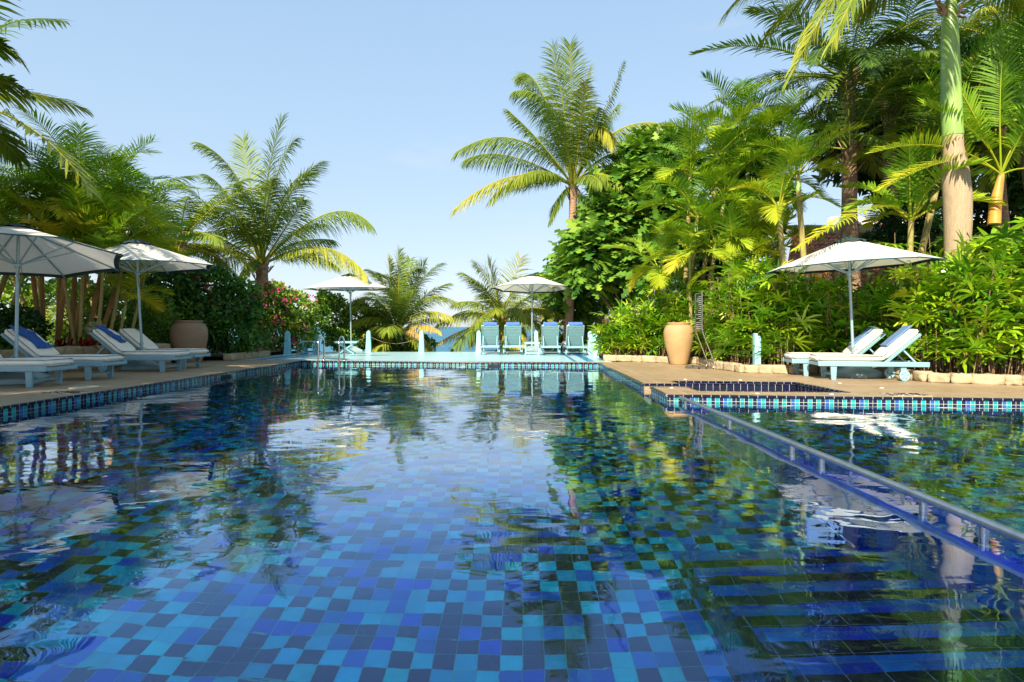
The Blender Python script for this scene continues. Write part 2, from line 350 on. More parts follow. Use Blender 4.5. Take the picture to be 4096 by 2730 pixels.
def mat_deck():
    m, nt, p, o = newmat('sand_deck'); v = pos(nt); s = nt.nodes.new('ShaderNodeSeparateXYZ'); nt.links.new(v, s.inputs[0])
    g1 = noise(nt, 5, 6, .65, pos(nt, (.5, 6, 1)), .4); g2 = noise(nt, .7, 4, .6, v)
    c = ramp(nt, g1, [(.25, (.29, .20, .115)), (.55, (.37, .27, .155)), (.8, (.43, .32, .195))])
    c = mixc(nt, .55, c, ramp(nt, g2, [(.3, (.72, .68, .62)), (.7, (1, 1, 1))]), 'MULTIPLY')
    c = mixc(nt, .4, c, ramp(nt, noise(nt, 3.5, 5, .7, v, 1.0), [(.34, (.42, .38, .34)), (.55, (1, 1, 1))]), 'MULTIPLY')
    fx = math_(nt, 'FRACT', math_(nt, 'DIVIDE', math_(nt, 'ADD', s.outputs[0], .08), 1.2)); fy = math_(nt, 'FRACT', math_(nt, 'DIVIDE', s.outputs[1], 1.2))
    j = math_(nt, 'MAXIMUM', math_(nt, 'LESS_THAN', fx, .008), math_(nt, 'LESS_THAN', fy, .008))
    nt.links.new(mixc(nt, math_(nt, 'MULTIPLY', j, .6), c, (.62, .58, .5)), p.inputs['Base Color']); p.inputs['Roughness'].default_value = .55
    nt.links.new(bump(nt, math_(nt, 'SUBTRACT', g1, j), .35, .003), p.inputs['Normal'])
    return m
def mat_terrace():
    m, nt, p, o = newmat('turquoise_terrace'); v = pos(nt); s = nt.nodes.new('ShaderNodeSeparateXYZ'); nt.links.new(v, s.inputs[0])
    g1 = noise(nt, 4, 5, .6, pos(nt, (.35, 4, 1))); c = ramp(nt, g1, [(.3, (.30, .53, .60)), (.7, (.42, .64, .68))])
    fx = math_(nt, 'FRACT', math_(nt, 'DIVIDE', s.outputs[0], .45)); fy = math_(nt, 'FRACT', math_(nt, 'DIVIDE', s.outputs[1], .45))
    j = math_(nt, 'MAXIMUM', math_(nt, 'LESS_THAN', fx, .02), math_(nt, 'LESS_THAN', fy, .02))
    c = mixc(nt, math_(nt, 'MULTIPLY', j, .5), c, (.40, .66, .66))
    nt.links.new(c, p.inputs['Base Color']); p.inputs['Roughness'].default_value = .3
    return m
def mat_water(name, layers, col=(.93, .98, 1.0), rough=0.0):
    m, nt, p, o = newmat(name); nt.nodes.remove(p); g = nt.nodes.new('ShaderNodeBsdfGlass'); g.inputs['IOR'].default_value = 1.333
    g.inputs['Color'].default_value = (*col, 1); g.inputs['Roughness'].default_value = rough
    nrm_ = None
    for (scl, stretch, dist, det) in layers:
        nrm_ = bump(nt, noise(nt, scl, det, .45, pos(nt, stretch), .6), 1.0, dist, nrm_)
    nt.links.new(nrm_, g.inputs['Normal']); gl = nt.nodes.new('ShaderNodeBsdfGlossy'); gl.inputs['Roughness'].default_value = 0.0;     nt.links.new(nrm_, gl.inputs['Normal']); fz = nt.nodes.new('ShaderNodeFresnel'); fz.inputs['IOR'].default_value = 1.333; nt.links.new(nrm_, fz.inputs['Normal'])
    mxs = nt.nodes.new('ShaderNodeMixShader'); nt.links.new(math_(nt, 'MINIMUM', math_(nt, 'MULTIPLY', fz.outputs[0], 2.3), .42), mxs.inputs[0]); nt.links.new(g.outputs[0], mxs.inputs[1]); nt.links.new(gl.outputs[0], mxs.inputs[2])
    nt.links.new(ramp(nt, fz.outputs[0], [(.03, (.01, .20, .66)), (.10, (.12, .42, .88)), (.30, (1, 1, 1))]), gl.inputs['Color'])
    nt.links.new(mxs.outputs[0], o.inputs[0])
    return m
MAT = {
 'deck': mat_deck(), 'terrace': mat_terrace(),
 'water': mat_water('pool_water', [(.5, (1, 1.0, 1), .020, 1), (1.5, (.9, 1.15, 1), .0072, 1), (5.0, (.7, 1.3, 1), .0013, 2)]),
 'soil': mat_simple('garden_soil', (.16, .12, .07), .95, .25, 3, bmp=.02, obj=False),
 'ground': mat_simple('ground_soil', (.17, .15, .08), .95, .25, .8, bmp=.02, obj=False),
 'stone': mat_simple('cream_stone', (.43, .35, .22), .88, .14, 5, bmp=.012, col2=(.30, .235, .14)),
 'blue_wood': mat_simple('blue_grey_paint', (.23, .40, .47), .42, .05, 6), 'slat_wood': mat_simple('blue_slats', (.16, .32, .36), .45, .06, 6), 'blue_rail': mat_simple('blue_paint', (.20, .36, .43), .42, .05, 6),
 'aqua': mat_simple('aqua_paint', (.22, .53, .60), .45, .06, 6), 'aqua_pale': mat_simple('pale_aqua_paint', (.29, .56, .60), .45, .05, 6),
 'cushion': mat_simple('cream_cushion', (.80, .77, .68), .85, .04, 7, bmp=.002), 'piping': mat_simple('navy_piping', (.02, .05, .08), .7, .1),
 'towel': mat_simple('blue_towel', (.02, .10, .36), .95, .12, 14, bmp=.006), 'towel_pale': mat_simple('slate_blue_towel', (.10, .19, .36), .95, .1, 14, bmp=.004),
 'towel_roll': mat_simple('royal_blue_towel', (.07, .17, .56), .95, .1, 14, bmp=.004),
 'pole': mat_simple('grey_blue_pole', (.26, .38, .42), .35, .08, 5, metal=.2), 'base': mat_simple('grey_blue_base', (.26, .37, .41), .5, .1, 5),
 'band': mat_simple('dark_green_band', (.010, .05, .055), .8, .2), 'trim': mat_simple('blue_trim', (.05, .18, .22), .7, .1), 'cap': mat_simple('dark_vent', (.02, .05, .06), .8, .15),
 'steel': mat_simple('stainless_steel', (.50, .49, .47), .18, .06, 20, metal=1), 'rail': mat_simple('brushed_rail', (.62, .62, .60), .34, .12, 14, metal=1), 'black': mat_simple('black_rubber', (.02, .02, .02), .6, .1),
 'white': mat_simple('white_plaster', (.80, .78, .74), .8, .04, 3), 'white_paint': mat_simple('white_paint', (.8, .8, .78), .5, .03), 'rope': mat_simple('old_rope', (.22, .15, .09), .9, .25, 30),
 'cream_wall': mat_simple('cream_wall', (.5, .42, .3), .85, .1, 2, bmp=.003), 'dark': mat_simple('near_black', (.01, .01, .012), .8, .1), 'drain': mat_simple('drain_cover', (.46, .42, .30), .6, .1),  # dark: plain near black, also used for shade painted in slots and wheel holes
 'stripe': mat_simple('blue_stripe_tile', (.015, .17, .42), .3, .1, 4), 'wood': mat_simple('dark_wood', (.10, .05, .03), .7, .2, 4), 'twig': mat_simple('brown_twig', (.17, .11, .07), .9, .2, 8),
}
def canvas():
    m, nt, p, o = newmat('white_canvas'); c = ramp(nt, noise(nt, 6, 4, .6, pos(nt, obj=True)), [(.3, (.78, .75, .66)), (.7, (.84, .81, .73))])
    nt.links.new(c, p.inputs['Base Color']); p.inputs['Roughness'].default_value = .9; p.inputs['Specular IOR Level'].default_value = .1
    tr = nt.nodes.new('ShaderNodeBsdfTranslucent'); nt.links.new(c, tr.inputs[0]); x = nt.nodes.new('ShaderNodeMixShader'); x.inputs[0].default_value = .36
    nt.links.new(p.outputs[0], x.inputs[1]); nt.links.new(tr.outputs[0], x.inputs[2]); nt.links.new(x.outputs[0], o.inputs[0]); return m
MAT['canvas'] = canvas()
def mat_jar(name, c1, c2, stain):
    m, nt, p, o = newmat(name); v = pos(nt, obj=True); a = ramp(nt, noise(nt, 3, 5, .6, v), [(.3, c2), (.7, c1)])
    sp = ramp(nt, noise(nt, 70, 2, .5, v), [(.62, (0, 0, 0)), (.7, (1, 1, 1))])
    c = mixc(nt, math_(nt, 'MULTIPLY', sp, .35), a, tuple(min(1, x*1.5) for x in c1)); c = mixc(nt, ramp(nt, noise(nt, 1.6, 4, .6, pos(nt, (1, 1, .5), True)), [(.5, (0, 0, 0)), (.7, (.6, .6, .6))]), c, stain)
    nt.links.new(c, p.inputs['Base Color']); p.inputs['Roughness'].default_value = .75; nt.links.new(bump(nt, noise(nt, 25, 5, .6, v), .5, .006), p.inputs['Normal']); return m
MAT['jar_sand'] = mat_jar('sand_clay', (.41, .27, .125), (.33, .21, .095), (.38, .25, .115)); MAT['jar_brown'] = mat_jar('brown_clay', (.30, .19, .115), (.23, .14, .085), (.20, .19, .09))
def mat_roof():
    m, nt, p, o = newmat('terracotta_roof'); v = pos(nt); b = nt.nodes.new('ShaderNodeTexVoronoi'); b.inputs['Scale'].default_value = 4.5; nt.links.new(v, b.inputs['Vector'])
    c = ramp(nt, b.outputs['Color'], [(.2, (.44, .14, .06)), (.5, (.66, .25, .09)), (.85, (.78, .36, .16))]); nt.links.new(c, p.inputs['Base Color']); p.inputs['Roughness'].default_value = .8; return m
MAT['roof'] = mat_roof()

# ================================================================== THE SETTING
WL, FL = -.11, -1.31
XL, XR = -6.23, 2.04
YF = lambda x: 8.45-.1*x
YE = lambda x: 15.6-.105*(x-2.04)
def poly(name, polys, mat, z=0.0, kind='structure'):
    m = M()
    for p in polys: m.quad(*[(q[0], q[1], q[2] if len(q) > 2 else z) for q in p])
    o = m.build(name, mat); return tag(o, kind=kind)
poly('deck', [[(-10.2,-4),(XL,-4),(XL,16.8),(-8.3,17.0),(-10.2,17.1)], [(XL,-4),(11,-4),(11,.9),(XL,.9)],
    [(XL,YE(XL)),(XR,15.6),(XR,15.9),(XL,16.8)], [(XR,9.83),(2.6,9.83),(2.6,10.35),(XR,10.4)],
    [(XR,10.4),(2.6,10.35),(4.7,10.1),(12,9.2),(12,15.9),(XR,15.9)],
    [(XR,YF(XR)),(11,YF(11)),(12,7.25),(12,7.8),(4.75,8.5),(2.62,8.72),(XR,8.8)], [(XR,8.8),(2.62,8.72),(2.6,9.3),(XR,9.3)],
    [(4.75,8.5),(12,7.8),(12,9.2),(4.7,10.1)], [(11,-4),(12,-4),(12,7.25),(11,YF(11))]], MAT['deck'])
poly('terrace', [[(XL,16.8),(XR,15.9),(2.45,15.9),(2.45,22.45),(-8.3,22.45),(-8.3,17.0)]], MAT['terrace'])
poly('terrace_stripe', [[(1.40,16.1),(1.50,16.1),(1.50,22.3),(1.40,22.3)],[(1.78,16.1),(2.02,16.1),(2.02,22.3),(1.78,22.3)],[(-7.2,17.0),(-7.1,17.0),(-7.1,22.3),(-7.2,22.3)],[(-7.75,17.05),(-7.5,17.05),(-7.5,22.3),(-7.75,22.3)]], MAT['stripe'], .004)
o = M().box((-2.9,22.5,-1.3),(11.0,.12,2.58)).build('terrace_wall', MAT['aqua']); tag(o, kind='structure')
poly('ground', [[(-300,-300),(-10.2,-300),(-10.2,17.1),(-10.2,24),(-300,24)], [(12,-300),(300,-300),(300,24),(12,24)], [(-10.2,-300),(12,-300),(12,-4),(-10.2,-4)],
    [(-10.2,17.1),(-8.3,17.0),(-8.3,24),(-10.2,24)], [(2.45,15.9),(12,15.9),(12,24),(2.45,24)],
    [(-300,24),(-8.3,24),(-8.3,38,-2.6),(-300,38,-2.6)], [(2.45,24),(300,24),(300,38,-2.6),(2.45,38,-2.6)],
    [(-8.3,22.56,-1.0),(2.45,22.56,-1.0),(2.45,34,-2.6),(-8.3,34,-2.6)]], MAT['ground'], -.02)
def mat_sea():
    m, nt, p, o = newmat('sea_water'); v = pos(nt, (.3, 1, 1))
    c = ramp(nt, noise(nt, .05, 4, .6, v), [(.3, (.04, .15, .235)), (.7, (.06, .19, .28))]); nt.links.new(c, p.inputs['Base Color']); p.inputs['Roughness'].default_value = .6; p.inputs['Specular IOR Level'].default_value = .25
    nt.links.new(bump(nt, noise(nt, 1.6, 6, .65, v), 1, .25), p.inputs['Normal']); return m
poly('sea', [[(-16000,23),(16000,23),(16000,16000),(-16000,16000)]], mat_sea(), -2.2)
# pool basin: floor, ledge, steps, walls
poly('pool_floor', [[(XL,.9),(2.2,.9),(2.2,YF(2.2)),(XR,YF(XR)),(XR,YE(XR)),(XL,YE(XL))]], T_floor, FL)
poly('shallow_pool_floor', [[(2.6,.9),(11,.9),(11,YF(11)),(2.6,YF(2.6))]], T_floor, -.80)
poly('spa_floor', [[(XR,9.3),(2.6,9.3),(2.62,8.72),(4.75,8.5),(4.7,10.1),(2.6,10.35),(2.6,9.83),(XR,9.83)]], T_dark, -.75)
m = M(); m.box((2.4,4.57,-.76),(.4,7.34,1.10), ch=.012); tag(m.build('pool_ledge', T_ledge), kind='structure')
tr, ns, rs_ = M(), M(), M()
for k in range(9):
    y1 = 3.74-.296*k; z = WL-1.04+.115*k
    ns.quad((1.0,y1-.10,z),(2.2,y1-.10,z),(2.2,y1,z),(1.0,y1,z)); tr.quad((1.0,y1-.296,z),(2.2,y1-.296,z),(2.2,y1-.10,z),(1.0,y1-.10,z))
    rs_.quad((1.0,y1,z),(2.2,y1,z),(2.2,y1,z-.115 if k else FL),(1.0,y1,z-.115 if k else FL))
    rs_.quad((1.0,y1-.296,FL),(1.0,y1,FL),(1.0,y1,z),(1.0,y1-.296,z))
tr.quad((1.0,.9,WL-.12),(2.2,.9,WL-.12),(2.2,3.74-.296*9,WL-.12),(1.0,3.74-.296*9,WL-.12)); rs_.quad((1.0,.9,FL),(1.0,1.08,FL),(1.0,1.08,WL-.12),(1.0,.9,WL-.12))
for mm, nme, mt_ in ((tr, 'pool_step_treads', T_dark), (ns, 'pool_step_nosings', T_nose), (rs_, 'pool_step_risers', mat_tiles('riser_tiles', 'YZ', .148, DK, DK, (.03,.10,.16), .014))):
    tag(mm.build(nme, mt_), kind='structure')
fr = {'x': M(), 'y': M()}; lw = {'x': M(), 'y': M()}; cp = {'x': M(), 'y': M()}; sp = {'x': M(), 'y': M()}; chn = M()
def wall(p, q, ax, kind='pool'):
    a, b = (p[0], p[1]), (q[0], q[1])
    if kind == 'pool':
        fr[ax].quad((*a,-.03),(*b,-.03),(*b,-.198),(*a,-.198)); lw[ax].quad((*a,-.198),(*b,-.198),(*b,FL-.02),(*a,FL-.02))
    elif kind == 'spa': sp[ax].quad((*a,-.03),(*b,-.03),(*b,-.76),(*a,-.76))
    else: chn.quad((*a,-.03),(*b,-.03),(*b,-.76),(*a,-.76))
    cp[ax].beam((*a,-.014), (*b,-.014), .05, .036, ch=.011)
c_ = [(XL,.9),(XL,YE(XL)),(XR,15.6),(XR,9.83),(2.6,9.83),(2.6,10.35),(4.7,10.1),(4.75,8.5),(2.62,8.72),(2.6,9.3),(XR,9.3),(XR,YF(XR)),(11,YF(11)),(11,.9),(XL,.9)]
for i, (ax, k) in enumerate([('y','pool'),('x','pool'),('y','pool'),('x','ch'),('y','spa'),('x','spa'),('y','spa'),('x','spa'),('y','spa'),('x','ch'),('y','pool'),('x','pool'),('y','pool'),('x','pool')]):
    wall(c_[i], c_[i+1], ax, k)
for mm, nme, mt_ in ((fr['x'],'pool_frieze',T_frx),(fr['y'],'pool_frieze',T_fry),(lw['x'],'pool_wall',T_fwx),(lw['y'],'pool_wall',T_fwy),(cp['x'],'pool_coping',T_cope),(cp['y'],'pool_coping',T_copey),(sp['x'],'spa_wall',T_spax),(sp['y'],'spa_wall',T_spay),(chn,'spa_channel_wall',MAT['deck'])):
    tag(mm.build(nme, mt_), kind='structure')
sk = M(); sk.box((XL+.004,12.35,-.085),(.02,.42,.05)); sk.box((-.72,YE(-.72)-.004,-.085),(.42,.02,.05)); tag(sk.build('skimmer_shade_slab', MAT['dark']), kind='structure')  # near-black slabs on the wall face, painting the shade inside the skimmer slots
poly('water', [[(XL,.9),(11,.9),(11,YF(11)),(XR,YF(XR)),(XR,9.3),(2.6,9.3),(2.62,8.72),(4.75,8.5),(4.7,10.1),(2.6,10.35),(2.6,9.83),(XR,9.83),(XR,15.6),(XL,YE(XL))]], MAT['water'], WL)

# planting beds and stone kerbs
poly('planting_soil', [[(2.3,16.6),(3.9,15.7),(4.55,15.2),(4.6,12.25),(5.4,12.0),(6.9,12.05),(7.05,11.2),(7.05,10.2),(7.3,10.0),(8.13,9.65),(12,9.25),(12,24),(2.5,24)]], MAT['soil'], .10)
poly('planting_soil', [[(-16,4),(-10.0,4),(-9.85,12.2),(-9.3,15.4),(-9.0,16.6),(-8.35,16.6),(-8.3,24),(-16,24)]], MAT['soil'], .12)
rng0 = random.Random(5)
def kerb(name, pts, h, wd, label, z0=0, bl=(.26,.46), courses=1):
    m = M(); nr = np.random.default_rng(len(pts)*7+int(h*100))
    for cse in range(courses):
        for i in range(len(pts)-1):
            a, b = Vector(pts[i]), Vector(pts[i+1]); L_ = (b-a).length; d = (b-a)/L_; x = 0; y = Vector((-d.y, d.x))
            while x < L_-.03:
                l = min(rng0.uniform(*bl), L_-x); hh = h/courses*rng0.uniform(.93, 1.06); ww = wd*rng0.uniform(.9, 1.1)
                if L_-x-l < .12: l = L_-x
                bm = bmesh.new(); bmesh.ops.create_cube(bm, size=1); bmesh.ops.subdivide_edges(bm, edges=bm.edges[:], cuts=4, use_grid_fill=True)
                for q in bm.verts:
                    c = q.co*2; k = (abs(c.x)**18+abs(c.y)**18+abs(c.z)**18)**(1/18); c = c/k/2
                    j = nr.normal(0, .008, 3); c2 = Vector((c.x*(l+.004), c.y*ww, c.z*hh))+Vector(j)
                    p = a+d*(x+l/2+c2.x)+y*c2.y; q.co = (p.x, p.y, z0+cse*h/courses+hh/2+c2.z)
                m.add([q.co[:] for q in bm.verts], [[q.index for q in p.verts] for p in bm.faces], True); bm.free(); x += l
    return tag(m.build(name, MAT['stone']), label, 'stone kerb')
kerb('stone_kerb', [(2.3,16.45),(3.9,15.55),(4.55,15.1)], .17, .2, 'low cream stone kerb edging the palms behind the tall sand clay jar')
kerb('stone_kerb', [(4.55,15.1),(4.43,13.2),(4.62,12.2),(5.4,11.95),(6.85,12.0),(7.0,11.2),(7.02,10.15),(7.25,9.95),(8.13,9.58),(11.5,9.1)], .17, .2, 'long cream stone kerb bending behind the two sunlit loungers on the right')
kerb('stone_wall', [(-10.1,5),(-9.95,9),(-9.85,12.2),(-9.3,15.4)], .52, .26, 'knee high grey stone retaining wall behind the shaded loungers', courses=2)
kerb('stone_kerb', [(-8.28,16.5),(-8.22,18.9)], .2, .26, 'short pale stone kerb below the strappy plants beside the blue terrace')

# fixtures in the deck
m = M(); m.lathe([(0,.003),(.20,.003),(.205,.0),(.205,.012),(.19,.014),(0,.014)], 36, (-6.85,9.18,0)); tag(m.build('drain_cover', MAT['drain']), 'round beige drain cover in the deck beside the left pool edge', 'drain cover')
def mosaic(name, c, label, s):
    b = empty(name, c, 0, label, 'deck mosaic'); M().box((0,0,.003),(.55,.34,.006)).build('plaque', MAT['cream_wall'], b); m = M(); r = random.Random(s)
    for i in range(17):
        for j in range(10):
            if r.random() < .5: m.box((-.26+i*.0325,-.15+j*.0325,.0075),(.027,.027,.003))
    m.build('mosaic_pieces', MAT['dark'], b)
mosaic('deck_mosaic', (-6.62,8.5,0), 'small black and white mosaic plaque at the left pool edge', 2); mosaic('deck_mosaic', (5.35,8.22,0), 'small black and white mosaic plaque at the right pool edge', 3)
for i, (x, y, l) in enumerate([(2.33,9.16,'on the corner slab by the channel'),(2.95,10.62,'behind the spa basin at its left end'),(3.9,10.5,'behind the middle of the spa basin'),(5.35,9.9,'right of the spa basin below the lounger foot'),(5.6,9.15,'right of the spa basin, the farthest right'),(3.35,8.37,'on the slab before the spa basin, left'),(4.35,8.26,'on the slab before the spa basin, right')]):
    tag(M().lathe([(.028,0),(.026,.007),(0,.008)], 16, (x,y,.001)).build('deck_light', MAT['white_paint']), 'tiny white round deck light '+l, 'deck light', 'deck lights around the spa')

# ================================================================== SUN LOUNGERS
def make_lounger(ang, rest_len=.80, xh=1.2):
    root = empty('sun_lounger'); bw, br = MAT['blue_wood'], MAT['blue_rail']; ca, sa = math.cos(R(ang)), math.sin(R(ang))
    bp = lambda u, y, h: (xh+u*ca-h*sa, y, .31+u*sa+h*ca)
    f = M()
    for s in (-1, 1): f.box((.975,s*.315,.292),(1.95,.036,.088), ch=.012)
    for x in (.035, 1.30, 1.915): f.box((x,0,.285),(.05,.594,.06), ch=.006)
    for i in range(13): f.box((.13+i*.086,0,.318),(.062,.594,.018))
    f.build('frame', br, root)
    for s in (-1, 1):
        m = M(); m.box((.285,s*.29,.125),(.085,.044,.25),ch=.006,taper=(1.35,1)); m.build('leg', br, root)
        m = M(); m.box((1.52,s*.27,.17),(.10,.04,.16),ch=.006); m.build('leg', br, root)
    m = M(); m.box((.285,0,.10),(.035,.54,.035)); m.build('stretcher', br, root)
    for s in (-1, 1):
        q = M(); pr = [(0,.022),(.028,.026),(.03,.02),(.082,.02),(.094,.016),(.094,-.016),(.082,-.02),(0,-.02)]
        v = [(1.52+r*math.cos(2*math.pi*k/28), s*(.315+z), .095+r*math.sin(2*math.pi*k/28)) for r, z in pr for k in range(28)]
        q.add(v, [(i*28+k, i*28+(k+1)%28, (i+1)*28+(k+1)%28, (i+1)*28+k) for i in range(len(pr)-1) for k in range(28)]); wh = q.build('wheel', bw, root)
        for k in range(5):
            h = M(); a = 2*math.pi*(k+.2)/5; c = (1.52+.055*math.cos(a), .095+.055*math.sin(a)); h.add([(c[0]+.009*math.cos(t), s*.3365, c[1]+.009*math.sin(t)) for t in [i*math.pi/5 for i in range(10)]], [tuple(range(10))]); h.build('wheel_hole_shade', MAT['dark'], wh)  # flat black discs on the solid wheel, their colour stands in for shaded holes
    m = M(); m.tube([(1.52,-.31,.095),(1.52,.31,.095)], .013); m.build('axle', MAT['steel'], root)
    b = M()
    for s in (-1, 1): b.beam(bp(0,s*.275,0), bp(rest_len,s*.275,0), .036, .05, ch=.006)
    for i in range(11): u = .05+i*.058; b.beam(bp(u,-.26,.006), bp(u,.26,.006), .038, .016, up=(-sa,0,ca))
    for y, l in ((-.165,.21),(.165,.21)): b.beam(bp(rest_len-.055,y-l/2,.0), bp(rest_len-.055,y+l/2,.0), .10, .022, up=(-sa,0,ca))
    b.beam(bp(rest_len-.018,-.29,.0), bp(rest_len-.018,.29,.0), .035, .034, up=(-sa,0,ca)); b.beam(bp(rest_len-.092,-.26,.0), bp(rest_len-.092,.26,.0), .03, .026, up=(-sa,0,ca))
    b.build('backrest', MAT['slat_wood'], root)
    for s in (-1, 1):
        m = M(); m.beam(bp(.40,s*.235,-.02), (1.78,s*.235,.29) if ang < 50 else (xh+.40*ca+.33,s*.235,.29), .03, .03, ch=.004); m.build('support_strut', bw, root)
    w2 = .29
    def pad(name, x0, x1, place, th=.105):
        bm = bmesh.new(); bmesh.ops.create_cube(bm, size=1)
        for q in bm.verts: q.co = Vector((x0 if q.co.x < 0 else x1, q.co.y*2*w2, 0 if q.co.z < 0 else th))
        bmesh.ops.bevel(bm, geom=[e for e in bm.edges if abs(e.verts[0].co.z-e.verts[1].co.z) > .05], offset=.05, segments=3, affect='EDGES')
        bmesh.ops.bevel(bm, geom=[e for e in bm.edges if abs(e.verts[0].co.z-e.verts[1].co.z) < .01 and len(e.link_faces) == 2 and e.calc_face_angle(0) > .6], offset=.028, segments=3, affect='EDGES')
        bmesh.ops.triangulate(bm, faces=[p for p in bm.faces if len(p.verts) > 4]); bmesh.ops.subdivide_edges(bm, edges=[e for e in bm.edges if e.calc_length() > .2], cuts=3, use_grid_fill=True)
        for q in bm.verts:
            c = q.co.copy(); t = (c.x-x0)/(x1-x0); puff = .010*math.sin(math.pi*t)*(1-(c.y/w2)**2)+.0035*math.sin(c.x*17+c.y*9)+.002*math.sin(c.x*41-c.y*23)
            q.co = place(c.x, c.y, c.z+(puff if c.z > th*.5 else 0))
        m = M(); m.add([q.co[:] for q in bm.verts], [[q.index for q in p.verts] for p in bm.faces], True); bm.free(); o = m.build(name, MAT['cushion'], root)
        e = .012; loop = [(x0+.05,-w2+e),(x1-.05,-w2+e),(x1-e,-w2+.05),(x1-e,w2-.05),(x1-.05,w2-e),(x0+.05,w2-e),(x0+e,w2-.05),(x0+e,-w2+.05),(x0+.05,-w2+e)]
        t = M(); t.tube([place(x, y, th-.006) for x, y in loop], .0055, 5); t.build('piping', MAT['piping'], o)
    pad('seat_cushion', .0, xh-.02, lambda x, y, z: (x, y, .330+z)); pad('back_cushion', .03, rest_len+.02, lambda x, y, z: bp(x, y, z+.018))
    return root, bp
low, bp_low = make_lounger(40); high, bp_high = make_lounger(58, .80)
def put(root, loc, rz, label, group, s=1.0, first=False):
    o = root if first else copy_tree(root)
    o.location = loc; o.rotation_euler = (0,0,R(rz)); o.scale = (s, s, 1); return tag(o, label, 'sun lounger', group)
LG, RG, TG = 'shaded loungers along the left deck', 'sunlit loungers on the right deck', 'loungers facing the sea on the terrace'
left = [put(low, (-7.44,9.50,0), 180, 'blue lounger nearest the left frame edge with its backrest out of view', LG, first=True),
        put(low, (-7.44,10.74,0), 181, 'blue lounger with dark blue towel behind the leaning umbrella pole', LG),
        put(low, (-7.30,12.67,0), 180, 'blue lounger with blue towel left of the second umbrella base', LG),
        put(low, (-7.45,13.72,0), 180, 'blue lounger with bare cream cushion in front of the brown jar', LG)]
right = [put(low, (5.36,10.83,0), -10, 'nearer sunlit lounger with its spoked round wheel in full view', RG, .93),
         put(low, (5.24,11.62,0), -8, 'farther sunlit lounger half hidden behind the umbrella pole', RG, .93)]
ter = [put(high, (-1.10,21.65,0), -90, 'terrace lounger seen from behind, leftmost of the four', TG, first=True), put(high, (-.32,21.65,0), -90, 'terrace lounger seen from behind just left of the small table', TG),
       put(high, (.97,21.3,0), -91, 'terrace lounger seen from behind with a cream strap right of the small table', TG), put(high, (1.72,21.1,0), -88, 'terrace lounger seen from behind in front of the leaning palm trunk', TG)]
def towel(lounger, bp, y0, y1, u0, u1, mat, label, s, amp=.012, th=.014, skew=0, h0=.168, wrap=.10, taper=0):
    """a cloth lying over the backrest, hanging over its head end"""
    r = np.random.default_rng(s); nu, nv = 34, 16; m = M(); v = []; ph = r.uniform(0, 6, 6)
    for i in range(nu):
        for j in range(nv):
            t = i/(nu-1); q = j/(nv-1); u = u0+(u1-u0+wrap)*t; c = (y0+y1)/2; y = c+((y0-c)+(y1-y0)*q)*(1-taper*abs(math.sin(t*5+ph[0])))+skew*(t-.5)
            h = h0+amp*(math.sin(q*11+t*5+ph[1])+.7*math.sin(q*19-t*9+ph[2])+.5*math.sin(t*23+q*4+ph[3]))
            top = .825
            if u > top: a = min((u-top)/.035, math.pi/2*1.0); ex = max(0, u-top-.055); h = h-.03*(1-math.cos(a))-ex; u = top+.03*math.sin(a)
            v.append(bp(u, y, h))
    m.add(v, [(i*nv+j, i*nv+j+1, (i+1)*nv+j+1, (i+1)*nv+j) for i in range(nu-1) for j in range(nv-1)], True)
    o = m.build('towel', mat); mod = o.modifiers.new('thickness', 'SOLIDIFY'); mod.thickness = th; mod.offset = 1
    o.location = lounger.location; o.rotation_euler = lounger.rotation_euler; o.scale = lounger.scale
    return tag(o, label, 'towel')
towel(left[1], bp_low, -.16, .20, .22, .80, MAT['towel'], 'crumpled dark blue towel draped on the lounger behind the left umbrella pole', 1, .010, .02, .12, taper=.35, wrap=.07)
towel(left[2], bp_low, -.10, .16, .30, .80, MAT['towel'], 'crumpled dark blue towel draped on the lounger left of the second umbrella', 2, .010, .02, .16, taper=.35, wrap=.07)
towel(right[0], bp_low, -.06, .24, .28, .80, MAT['towel_pale'], 'neatly folded slate blue towel on the nearer sunlit lounger', 3, .0015, .03, wrap=.08)
towel(right[1], bp_low, -.02, .24, .28, .80, MAT['towel_pale'], 'neatly folded slate blue towel on the farther sunlit lounger', 4, .0015, .03, wrap=.08)
for l, t, s in zip(ter, ('leftmost terrace lounger', 'terrace lounger left of the small table', 'terrace lounger right of the small table', 'rightmost terrace lounger'), (5, 6, 7, 8)):
    towel(l, bp_high, -.235, .235, .66, .80, MAT['towel_roll'], 'bright blue towel folded over the head of the '+t, s, .003, .02, wrap=.22)
st_ = M(); st_.beam((.73,19.97,.80),(1.23,19.97,.79),.012,.022); tag(st_.build('cushion_strap', MAT['cushion']), 'cream strap stretched across the back of the lounger right of the small table', 'strap')

